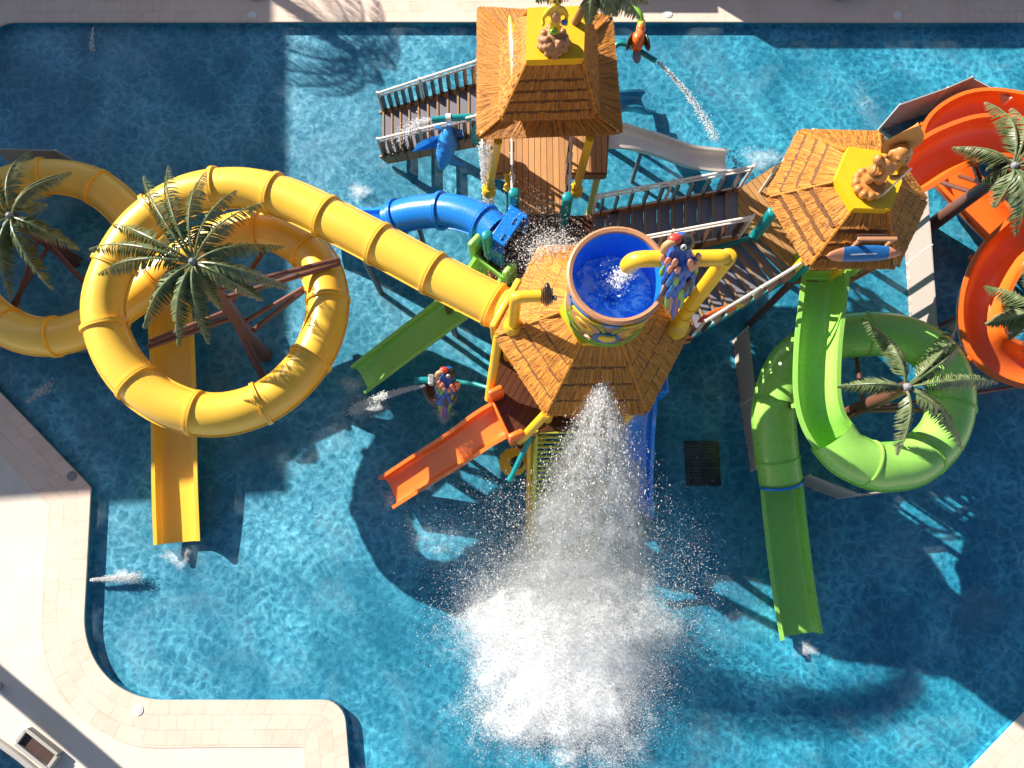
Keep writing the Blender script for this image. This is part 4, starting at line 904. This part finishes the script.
for i in range(n_ + 1):
    f = i / n_; ww = .27 * math.sin(PI * (.22 + .78 * f)) + .01; zz = -.22 + .78 * f
    vs += [hd + V((-ww, .12, zz)), hd + V((0, .17 + .05 * math.sin(f * 3), zz)), hd + V((ww, .12, zz)), hd + V((0, .10, zz))]
fs = [(i * 4 + j, i * 4 + 4 + j, i * 4 + 4 + (j + 1) % 4, i * 4 + (j + 1) % 4) for i in range(n_) for j in range(4)] + [(0, 1, 2, 3), (n_ * 4, n_ * 4 + 1, n_ * 4 + 2, n_ * 4 + 3)]
MB().add(vs, fs).build('headdress', M['wood'], t_); MB().tube([kq + V((.2, -.2, .05)), kq + V((.24, -.18, .95))], .013, 6).build('spear', M['whitep'], t_)
# yellow wheel target
wq = P(513, 462, 1.7)
t_ = thing('spinner_wheel', V((wq.x, wq.y, 0)), 'yellow scalloped wheel with dark centre below the orange chute gate', 'wheel')
mb = MB(); pts = []
for i in range(48): a_ = 2 * PI * i / 48; r = .29 + .012 * math.cos(12 * a_); pts.append(V((wq.x + r * math.cos(a_), wq.y + r * math.sin(a_), 0)))
mb.prism(pts, wq.z - .05, wq.z + .03).build('disc', M['yellowp'], t_, bevel=.01); MB().lathe([(.0, .05), (.1, .05), (.13, .035), (.14, .03)], wq + V((.08, -.02, 0)), 20).build('hub', M['glass'], t_); MB().tube([V((wq.x, wq.y, -.22)), wq - Z * .05], .06, 10).build('stand', M['yellowp'], t_)
t_ = thing('teal_spout', P(511, 478, 1.5), 'thin teal spout pipe crossing the yellow wheel', 'pipe'); MB().tube([P(531, 436, 2.9), P(511, 478, 2.3)], .055, 10).build('pipe', M['teal'], t_); MB().tube([P(512, 476, 2.33), P(510, 480, 2.27)], .07, 10).build('tip', M['teal'], t_)
# climbing net ramp
t_ = thing('climbing_net', P(560, 545, 0), 'yellow-green rung ladder sloping from the tower into the splash', 'climbing net')
la, lb, lc, ld = P(536, 430, CZ), P(600, 430, CZ), P(532, 560, 0), P(596, 560, 0)
for a, b in ((la, lc), (lb, ld)): MB().tube([a, b], .05, 10).build('side_rope', M['net'], t_)
for i in range(30): f = (i + .5) / 30; MB().tube([la.lerp(lc, f), lb.lerp(ld, f)], .026, 7).build('rung', M['net'], t_)
t_ = thing('yellow_pole', P(529, 545, -.22), 'slim yellow pole beside the rung ladder', 'pole'); MB().tube([P(530, 428, 2.6), P(529, 540, -.22)], .07, 12).build('shaft', M['yellowp'], t_); MB().lathe([(.07, -.06), (.12, -.05), (.12, .05), (.07, .06)], P(530, 432, 2.5), 14).build('collar', M['yellowp'], t_)

# ------------------------------------------------------------------ MESH FENCES standing in the water round the slides
def fence(pts, label, h=1.05):
    q = [P(x, y, 0) for x, y in pts]; t_ = thing('mesh_fence', q[0], label, 'fence', 'mesh fences round the slide legs')
    for a, b in zip(q, q[1:]):
        L = (b - a).length; nn = Z.cross((b - a).normalized()) * .012; lo, hi = -.22, h
        vs = [a + Z * lo + nn, b + Z * lo + nn, b + Z * hi + nn, a + Z * hi + nn, a + Z * lo - nn, b + Z * lo - nn, b + Z * hi - nn, a + Z * hi - nn]
        MB().add(vs, [(0, 1, 2, 3), (4, 5, 6, 7), (2, 3, 7, 6), (0, 1, 5, 4), (1, 2, 6, 5), (0, 3, 7, 4)], [(0, 0), (L, 0), (L, h), (0, h)] * 2).build('panel', M['mesh'], t_, smooth=False)
    for a in q: MB().tube([a - Z * .22, a + Z * (h + .03)], .022, 8).build('post', M['rail'], t_)
fence([(905, 205), (909, 262), (914, 340)], 'pale mesh fence between the tiki hut and the orange bend'); fence([(735, 340), (742, 405), (753, 470)], 'narrow mesh fence left of the green loop'); fence([(793, 480), (840, 498), (868, 495)], 'mesh fence below the green loop bottom')
fence([(880, 128), (925, 112), (948, 102), (985, 122)], 'mesh fence behind the orange flume in the upper right'); fence([(20, 170), (80, 172), (140, 205)], 'grey mesh fence peeking above the left yellow loop'); fence([(-10, 345), (60, 352), (112, 350), (140, 300)], 'grey mesh fence below the left yellow loop')
# black bin on the top terrace
q = P(836, -6, DK); t_ = thing('black_bin', q, 'round black bin cut by the top picture edge', 'bin'); MB().lathe([(0, 0), (.2, 0), (.25, .45), (.27, .46), (.27, .5), (.24, .5), (.22, .12), (0, .1)], q, 24).build('body', M['black'], t_); MB().lathe([(.0, .13), (.21, .13)], q, 20).build('liner', M['dark'], t_)
q = P(258, -3, DK); o = MB().ell((0, 0, .07), (.22, .1, .08)).ell((.2, .06, .06), (.14, .09, .06)).build('towel_heap', M['dark'], None); o.location = q; tag(o, 'small dark heap on the shaded terrace at the top edge', 'heap')

# ------------------------------------------------------------------ WATER IN MOTION
def drops(name, pts, size, dirs=None, stretch=1.0, label=None, cat='spray', mat=None):
    pts = np.asarray(pts, np.float32); n = len(pts); size = np.broadcast_to(np.asarray(size, np.float32), (n,))
    if dirs is None: dirs = RNG.normal(size=(n, 3))
    dirs = np.asarray(dirs, np.float32); dirs = dirs / (np.linalg.norm(dirs, axis=1, keepdims=True) + 1e-6)
    tmp = RNG.normal(size=(n, 3)); u = np.cross(dirs, tmp); u /= np.linalg.norm(u, axis=1, keepdims=True) + 1e-6; w_ = np.cross(dirs, u)
    s_ = size[:, None]; st = np.broadcast_to(np.asarray(stretch, np.float32), (n,))[:, None]
    s_ = s_ * 1.25
    vv = np.stack([pts + dirs * s_ * st, pts - dirs * s_ * st * .5 + u * s_, pts - dirs * s_ * st * .5 - u * s_ * .6 + w_ * s_ * .8, pts - dirs * s_ * st * .5 - u * s_ * .6 - w_ * s_ * .8], 1).reshape(-1, 3)
    tri = np.array([(0, 1, 2), (0, 2, 3), (0, 3, 1), (1, 3, 2)], np.int32)
    fc = (tri[None] + (np.arange(n, dtype=np.int32) * 4)[:, None, None]).reshape(-1)
    me = bpy.data.meshes.new(name); me.vertices.add(len(vv)); me.vertices.foreach_set('co', vv.astype(np.float32).ravel())
    me.loops.add(len(fc)); me.loops.foreach_set('vertex_index', fc); me.polygons.add(n * 4); me.polygons.foreach_set('loop_start', np.arange(0, n * 12, 3, dtype=np.int32)); me.polygons.foreach_set('loop_total', np.full(n * 4, 3, np.int32))
    me.materials.append(mat or M['drops']); me.update(calc_edges=True); me.polygons.foreach_set('use_smooth', np.ones(n * 4, bool))
    o = bpy.data.objects.new(name, me); COL.objects.link(o); return tag(o, label, cat, kind='stuff')
U = RNG.uniform; Nn = RNG.normal
def tonp(v): return np.array(v, np.float32)
# the big pour
def pour(n):
    s0 = tonp(P(602, 380, 4.75)); land = tonp(P(565, 645, 0))
    t = U(0, 1, n) ** .75; lat = np.clip(Nn(0, .42, n), -1.1, 1.1)
    cl = np.sin(lat * 23 + 3 * np.sin(t * 9)) * .02
    x = s0[0] + (land[0] - s0[0]) * t + (lat + cl) * (.08 + 3.1 * t ** .95)
    y = s0[1] + (land[1] - s0[1]) * (t ** .92) + Nn(0, .08, n) * (.4 + 3.5 * t)
    z = np.maximum(4.75 * (1 - t ** 1.7) + Nn(0, .1, n) * (1 + 2.5 * t), .02)
    pts = np.stack([x, y, z], 1); d = np.stack([lat * .9 + (land[0] - s0[0]) * .3, np.full(n, land[1] - s0[1]), -9 * t - 1], 1)
    return pts, d
p1, d1 = pour(45000)
sz = .003 + .008 * RNG.random(len(p1)) ** 5
drops('falling_water', p1, sz, d1, U(1.2, 4.0, len(p1)), 'white sheet of water tipping over the thatch', 'falling water')
s = NB('water_veil'); s.t.nodes.remove(s.b); uvn = s.n('ShaderNodeUVMap'); sp_ = s.n('ShaderNodeSeparateXYZ'); s.l(uvn.outputs[0], sp_.inputs[0])
mpv = s.n('ShaderNodeMapping'); mpv.inputs['Scale'].default_value = (1, .28, 1); s.l(uvn.outputs[0], mpv.inputs[0])
a1_ = s.noise(mpv.outputs[0], 70, 6, .8, .6); a2_ = s.noise(mpv.outputs[0], 13, 4, .65, .5)
al = s.math('ADD', s.math('MULTIPLY', a1_.outputs[0], 1.0), s.math('MULTIPLY', a2_.outputs[0], .9))
edge = s.ramp(s.math('ABSOLUTE', s.math('SUBTRACT', sp_.outputs[0], .5)), [(.22, 0), (.5, 1)])
al = s.math('MULTIPLY', s.math('SUBTRACT', s.math('SUBTRACT', s.math('SUBTRACT', al, s.math('MULTIPLY', s.ramp(s.math('DIVIDE', s.math('MODULO', sp_.outputs[1], 5.0), 3.0), [(.5, 0), (1, 1)]), .34)), s.math('MULTIPLY', edge, .62)), .64), 3.0, clamp=True)
dv1 = s.n('ShaderNodeBsdfDiffuse'); dv1.inputs[0].default_value = (.98, .985, .99, 1); dv2 = s.n('ShaderNodeBsdfTranslucent'); dv2.inputs[0].default_value = (.98, .985, .99, 1)
bpv = s.n('ShaderNodeBump'); bpv.inputs['Strength'].default_value = 1; bpv.inputs['Distance'].default_value = .16; s.l(al, bpv.inputs['Height']); s.l(bpv.outputs[0], dv1.inputs['Normal']); s.l(bpv.outputs[0], dv2.inputs['Normal'])
mx = s.n('ShaderNodeMixShader'); mx.inputs[0].default_value = .5; s.l(dv1.outputs[0], mx.inputs[1]); s.l(dv2.outputs[0], mx.inputs[2]); tpv = s.n('ShaderNodeBsdfTransparent'); mx2 = s.n('ShaderNodeMixShader')
s.l(s.math('MULTIPLY', al, .88), mx2.inputs[0]); s.l(tpv.outputs[0], mx2.inputs[1]); s.l(mx.outputs[0], mx2.inputs[2]); s.l(mx2.outputs[0], s.out.inputs[0])
VEIL = s.m
mb = MB()
for ly in range(1):
    A_, B_ = 40, 26; vs = []; uv = []; s0 = P(602, 378, 4.8); ld_ = P(565, 655, 0)
    for i in range(A_ + 1):
        t = i / A_
        for j in range(B_ + 1):
            lat = (j / B_ - .5) * 2; wob = .1 * t * math.sin(lat * 9 + t * 7 + ly * 2)
            vs.append(V((s0.x + (ld_.x - s0.x) * t + lat * (.12 + 3.3 * t ** .9) + wob, s0.y + (ld_.y - s0.y) * t ** .92 + wob - .12 * ly + .35 * lat * lat * t, max(.05 + ly * .05, 4.8 * (1 - t ** 1.7) + .13 * ly * (.3 + t) + wob)))); uv.append((j / B_ + ly * 0, t * 3 + ly * 5))
    mb.add(vs, [(i * (B_ + 1) + j, i * (B_ + 1) + j + 1, (i + 1) * (B_ + 1) + j + 1, (i + 1) * (B_ + 1) + j) for i in range(A_) for j in range(B_)], uv)
tag(mb.build('water_veil', VEIL, None), 'broad white veil of water pouring from the bucket tower to the pool', 'falling water', kind='stuff')
land = tonp(P(565, 640, 0))
def crown(n, rx, ry, zmax, c=land):
    a = U(0, 2 * PI, n); r = np.sqrt(U(0, 1, n)) ; r = r + Nn(0, .1, n)
    lob = 1 + .14 * np.sin(a * 5 + 1) + .1 * np.sin(a * 9) + .07 * np.sin(a * 17 + 2)
    x = c[0] + np.cos(a) * r * rx * lob; y = c[1] + np.sin(a) * r * ry * lob; z = np.abs(Nn(0, .45, n)) * zmax * (.3 + r)
    return np.stack([x, y, z], 1), np.stack([np.cos(a) * r, np.sin(a) * r, U(.2, 1.2, n)], 1)
q1, e1 = crown(45000, 2.05, 2.0, .6); q2, e2 = crown(50000, 2.2, 2.15, 2.2)
k = 7000; ex = np.stack([land[0] + Nn(0, .75, k), land[1] - 1.75 + Nn(0, .28, k), np.abs(Nn(0, .22, k)) + .02], 1)
k2 = 9000; el_ = np.stack([land[0] - 1.75 + Nn(0, .3, k2), land[1] + .4 + Nn(0, .85, k2), np.abs(Nn(0, .4, k2)) + .02], 1)
k3 = 8000; er_ = np.stack([land[0] + 1.85 + Nn(0, .28, k3), land[1] + .2 + Nn(0, .9, k3), np.abs(Nn(0, .4, k3)) + .02], 1)
k4 = 9000; mi = np.stack([tonp(P(475, 545, 0))[0] + Nn(0, .7, k4), tonp(P(475, 545, 0))[1] + Nn(0, .55, k4), np.abs(Nn(0, .5, k4)) + .05], 1)
allp = np.concatenate([q1, q2, ex, el_, er_, mi]); n = len(allp); sz = .0028 + .007 * RNG.random(n) ** 5
drops('water_splash', allp, sz, None, U(1, 1.8, n), 'white splash where the bucket water hits the pool', 'splash')
def clump(c, rx, ry, hgt, label, name, sh=None):
    """Boiling foam: a low heap with an uneven top; UV.x carries how thick it lies."""
    mb = MB(); NG = 90; vs = []; uv = []
    from mathutils import noise as mn
    for i in range(NG + 1):
        for j in range(NG + 1):
            x, y = (i / NG * 2 - 1) * 1.3, (j / NG * 2 - 1) * 1.3; q = V((c[0] + x * rx, c[1] + y * ry, 0)); d = sh(x, y) if sh else math.hypot(x, y)
            nz = mn.fractal(q * 1.3, .9, 2.1, 5); th = 1 - d + .2 * nz
            vs.append(q + Z * (.03 + max(0, min(1, th * 2.2)) * hgt * (.7 + .3 * mn.fractal(q * 2.2 + V((3, 1, 0)), .9, 2.1, 3)))); uv.append((th, 0))
    fs = [(i * (NG + 1) + j, (i + 1) * (NG + 1) + j, (i + 1) * (NG + 1) + j + 1, i * (NG + 1) + j + 1) for i in range(NG) for j in range(NG)]
    fs = [f for f in fs if max(uv[k][0] for k in f) > -.35]
    return tag(mb.add(vs, fs, uv).build(name, BOIL, None), label, 'splash', kind='stuff')
s = NB('boiling_foam'); s.t.nodes.remove(s.b); uvn = s.n('ShaderNodeUVMap'); sp_ = s.n('ShaderNodeSeparateXYZ'); s.l(uvn.outputs[0], sp_.inputs[0]); g = s.geo()
a1_ = s.noise(g, 22, 9, .8, .2); a2_ = s.noise(g, 3.2, 5, .65, .6); al = s.math('ADD', s.math('MULTIPLY', a1_.outputs[0], 1.9), s.math('MULTIPLY', a2_.outputs[0], .6))
al = s.math('ADD', al, s.math('MULTIPLY_ADD', sp_.outputs[0], 1.25, -1.26)); al = s.math('MULTIPLY', al, 1.7, clamp=True)
dv1 = s.n('ShaderNodeBsdfDiffuse'); dv1.inputs[0].default_value = (.97, .98, .99, 1); bpn = s.n('ShaderNodeBump'); bpn.inputs['Strength'].default_value = .25; bpn.inputs['Distance'].default_value = .05; s.l(a1_.outputs[0], bpn.inputs['Height']); s.l(bpn.outputs[0], dv1.inputs['Normal'])
tpv = s.n('ShaderNodeBsdfTransparent'); mx2 = s.n('ShaderNodeMixShader'); s.l(s.math('MULTIPLY', al, .93), mx2.inputs[0]); s.l(tpv.outputs[0], mx2.inputs[1]); s.l(dv1.outputs[0], mx2.inputs[2]); s.l(mx2.outputs[0], s.out.inputs[0]); BOIL = s.m
def fan(x, y):
    """Fan-shaped splash: flat bright front, ragged sides, open towards the tower."""
    a = math.atan2(y, x); r = math.hypot(x, y); lob = 1 + .10 * math.sin(a * 5 + .6) + .06 * math.sin(a * 11) + .04 * math.sin(a * 19 + 1)
    return r / lob - .2 * max(0, -y) * max(0, 1 - 1.6 * abs(x)) - .12 * abs(x) * max(0, -y + .3)
clump((land[0], land[1] + .05), 2.35, 2.35, .2, 'white boiling foam heap where the bucket water lands', 'splash_foam', fan)
def mist(name, label, rings, dens, nscale):
    """Soft spray: a closed hull of rings (centre, rx, ry) filled with uneven white droplets too fine to see."""
    mb = MB(); NA = 28; vs = []
    for c, rx, ry in rings:
        for j in range(NA): a = 2 * PI * j / NA; l_ = 1 + .1 * math.sin(3 * a + len(vs)) ; vs.append(V(c) + V((math.cos(a) * rx * l_, math.sin(a) * ry * l_, 0)))
    n = len(rings); fs = [(i * NA + j, i * NA + (j + 1) % NA, (i + 1) * NA + (j + 1) % NA, (i + 1) * NA + j) for i in range(n - 1) for j in range(NA)] + [tuple(range(NA)), tuple((n - 1) * NA + j for j in range(NA))]
    s = NB(name); s.t.nodes.remove(s.b); g = s.geo(); a1 = s.noise(g, nscale, 5, .7, .6); a2 = s.noise(g, nscale * .3, 3, .5)
    uvw = s.n('ShaderNodeTexCoord'); gm = s.n('ShaderNodeMapping'); gm.inputs['Location'].default_value = (-1, -1, -1); gm.inputs['Scale'].default_value = (2, 2, 2); s.l(uvw.outputs['Generated'], gm.inputs[0])
    ln = s.n('ShaderNodeVectorMath'); ln.operation = 'LENGTH'; sepg = s.n('ShaderNodeSeparateXYZ'); s.l(gm.outputs[0], sepg.inputs[0]); cmb = s.n('ShaderNodeCombineXYZ'); s.l(sepg.outputs[0], cmb.inputs[0]); s.l(sepg.outputs[1], cmb.inputs[1]); s.l(cmb.outputs[0], ln.inputs[0])
    edge = s.ramp(ln.outputs['Value'], [(.35, 1), (.98, 0)])
    d = s.math('MULTIPLY', s.math('MULTIPLY', s.math('SUBTRACT', s.math('ADD', a1.outputs[0], s.math('MULTIPLY', a2.outputs[0], .6)), .70), 5.0, clamp=True), s.math('MULTIPLY', edge, dens))
    pv = s.n('ShaderNodeVolumePrincipled'); pv.inputs['Color'].default_value = (.99, .99, .995, 1); pv.inputs['Anisotropy'].default_value = .1; s.l(d, pv.inputs['Density']); s.l(pv.outputs[0], s.out.inputs['Volume'])
    return tag(mb.add(vs, fs).build(name, s.m, None), label, 'mist', kind='stuff')
c0 = V(land)
mist('splash_mist', 'soft white mist hanging over the main splash', [(c0 + V((0, 0, .06)), 2.5, 2.5), (c0 + V((0, .1, .5)), 2.45, 2.4), (c0 + V((.05, .25, 1.0)), 2.1, 2.0), (c0 + V((.05, .4, 1.5)), 1.5, 1.4), (c0 + V((.05, .5, 1.8)), .8, .8)], .32, 4.5)
pr = []; s0 = P(602, 378, 4.75); ld_ = P(565, 655, 0)
for t in (.06, .2, .35, .5, .65, .8): pr.append((V((s0.x + (ld_.x - s0.x) * t, s0.y + (ld_.y - s0.y) * t ** .92, 4.75 * (1 - t ** 1.7) + .05)), .18 + 1.9 * t ** .9, .3 + .5 * t))
mist('pour_mist', 'white mist wrapped round the falling water', pr, .8, 6.0)
def sheet(name, c, rx, ry, label, z=.025, lob=.18, top=1.0):
    """Foam lying on the water, thick in the middle (UV.x) and thin at the rim."""
    c = V(c); mb = MB(); vs = [c + Z * z]; uv = [(top, 0)]; NA, NR = 64, 14; ph = random.random() * 6
    for i in range(1, NR + 1):
        for j in range(NA):
            a = 2 * PI * j / NA; l_ = 1 + lob * math.sin(a * 3 + ph) + lob * .6 * math.sin(a * 7 + 2 * ph); f = i / NR
            vs.append(c + V((math.cos(a) * rx * f * l_, math.sin(a) * ry * f * l_, z + .0))); uv.append((top * (1 - f ** 1.6), 0))
    fs = [(0, 1 + j, 1 + (j + 1) % NA) for j in range(NA)] + [(1 + (i - 1) * NA + j, 1 + i * NA + j, 1 + i * NA + (j + 1) % NA, 1 + (i - 1) * NA + (j + 1) % NA) for i in range(1, NR) for j in range(NA)]
    return tag(mb.add(vs, fs, uv).build(name, M['sheet'], None, smooth=False), label, 'foam', kind='stuff')
sheet('foam', P(560, 600, 0), 3.3, 3.4, 'thin white foam spread round the main splash', top=.9)
for x, y, rx, ry, lb, tp_ in ((762, 158, 1.0, .55, 'foam patch at the foot of the cream chute', .75), (122, 577, .6, .3, 'foam streak from the wall jet on the left', .9), (360, 192, .45, .35, 'small foam burst above the blue slide', .95), (43, 392, .5, .25, 'faint foam by the coping corner at the left edge', .7),
                         (366, 408, .9, .5, 'foam under the barrel nozzle', .85), (392, 502, .6, .5, 'foam at the end of the orange chute', .7), (352, 386, .55, .45, 'foam at the end of the green chute', .75), (176, 556, .6, .4, 'foam at the end of the yellow run-out', .85), (806, 648, .5, .35, 'foam at the end of the green run-out', .85), (395, 160, .7, .6, 'foam at the bottom of the water staircase', .55), (445, 415, .5, .4, 'foam under the small macaw barrel', .8), (275, 375, .3, .25, 'foam ring at the palm trunk', .4)):
    sheet('foam', P(x, y, 0), rx, ry, lb, top=tp_)
for x, y, rx, ry, lb, tp_ in ((345, 225, 1.2, 1.5, 'pale bubbly water between the shade edge and the blue slide', .46), (325, 510, .9, 1.2, 'pale bubbly water below the big yellow loop', .42), (300, 620, 2.4, 1.4, 'faint bubbles drifting over the sunny lower water', .34), (860, 105, 1.9, 1.0, 'pale bubbly water above the tiki hut', .46), (440, 545, 1.1, 1.0, 'bubbly water left of the splash', .6), (700, 540, 1.2, 1.4, 'streaky bubbles right of the splash', .5)):
    sheet('foam', P(x, y, 0), rx, ry, lb, top=tp_)
def jet(a, b, n, arch, sp, label, size=.012, name='water_jet'):
    a, b = tonp(a), tonp(b); t = U(0, 1, n); pts = a + (b - a) * t[:, None]; pts[:, 2] += arch * 4 * t * (1 - t); pts += Nn(0, 1, (n, 3)) * (sp * (.25 + t))[:, None]; pts[:, 2] = np.maximum(pts[:, 2], .01)
    return drops(name, pts, .4 * size + size * RNG.random(n) ** 2, np.tile(b - a, (n, 1)), 2.0, label, 'water jet')
jet(P(424, 386, 1.95), P(352, 412, .05), 5000, .35, .045, 'arching white jet from the barrel nozzle')
jet(P(430, 120, 3.35), P(395, 147, .7), 900, .3, .09, 'water squirting from the teal pipe onto the stairs')
jet(P(658, 62, 3.75), P(716, 140, .05), 2000, .2, .05, 'thin spray from the toucan nozzle', .01)
jet(P(91, 580, .05), P(140, 577, .03), 2600, .02, .05, 'wall jet shooting into the sunny water', .007); jet(P(28, 402, .05), P(52, 384, .05), 400, .04, .05, 'wall jet in the shaded corner'); jet(P(93, 28, .05), P(92, 52, .05), 250, .02, .03, 'wall jet under the top coping'); jet(P(636, 264, 7.5), P(608, 290, 6.2), 900, .0, .1, 'water pouring from the yellow pipe into the bucket', .016)
k = 2600; cu = np.stack([np.repeat([tonp(P(480 + i * 3.2, 142, 4.2))[0] for i in range(4)], k // 4) + Nn(0, .02, k // 4 * 4), tonp(P(485, 142, 4.2))[1] - .05 + Nn(0, .05, k // 4 * 4), U(0, 4.2, k // 4 * 4)], 1)
drops('water_curtain', cu, U(.006, .014, len(cu)), np.tile([0, 0, 1], (len(cu), 1)), 2.5, 'thin dripping water strings at the left eave of the square hut', 'water curtain')
k = 6500; c_ = tonp(P(540, 246, 3.3)); sp_ = np.stack([c_[0] + Nn(0, .55, k), c_[1] + Nn(0, .55, k), np.clip(3.2 + Nn(0, .45, k), 2.52, 6)], 1); drops('deck_spray', sp_, .0025 + .006 * RNG.random(k) ** 3, None, 1.3, 'fine spray drifting over the wet dark platform', 'spray')
k = 3200; c_ = tonp(P(552, 258, 4.2)); sp_ = np.stack([c_[0] + Nn(0, .25, k), c_[1] + Nn(0, .2, k), np.clip(4.4 + Nn(0, .25, k), 3.9, 6)], 1); drops('roof_spray', sp_, .004 + .01 * RNG.random(k) ** 2, None, 1.3, 'spray hitting the thatch edge beside the bucket', 'spray')
k = 1500; c_ = tonp(P(500, 500, 1)); sp_ = np.stack([c_[0] + Nn(0, .45, k), c_[1] + Nn(0, .45, k), U(.1, 2.2, k)], 1); drops('side_spray', sp_, .004 + .009 * RNG.random(k) ** 2, None, 1.3, 'loose drops flying left of the splash', 'spray')
k = 1500; c_ = tonp(P(680, 560, .5)); sp_ = np.stack([c_[0] + Nn(0, .4, k), c_[1] + Nn(0, .7, k), U(.1, 1.6, k)], 1); drops('outer_spray', sp_, .004 + .008 * RNG.random(k) ** 2, None, 1.3, 'loose drops flying right of the splash', 'spray')
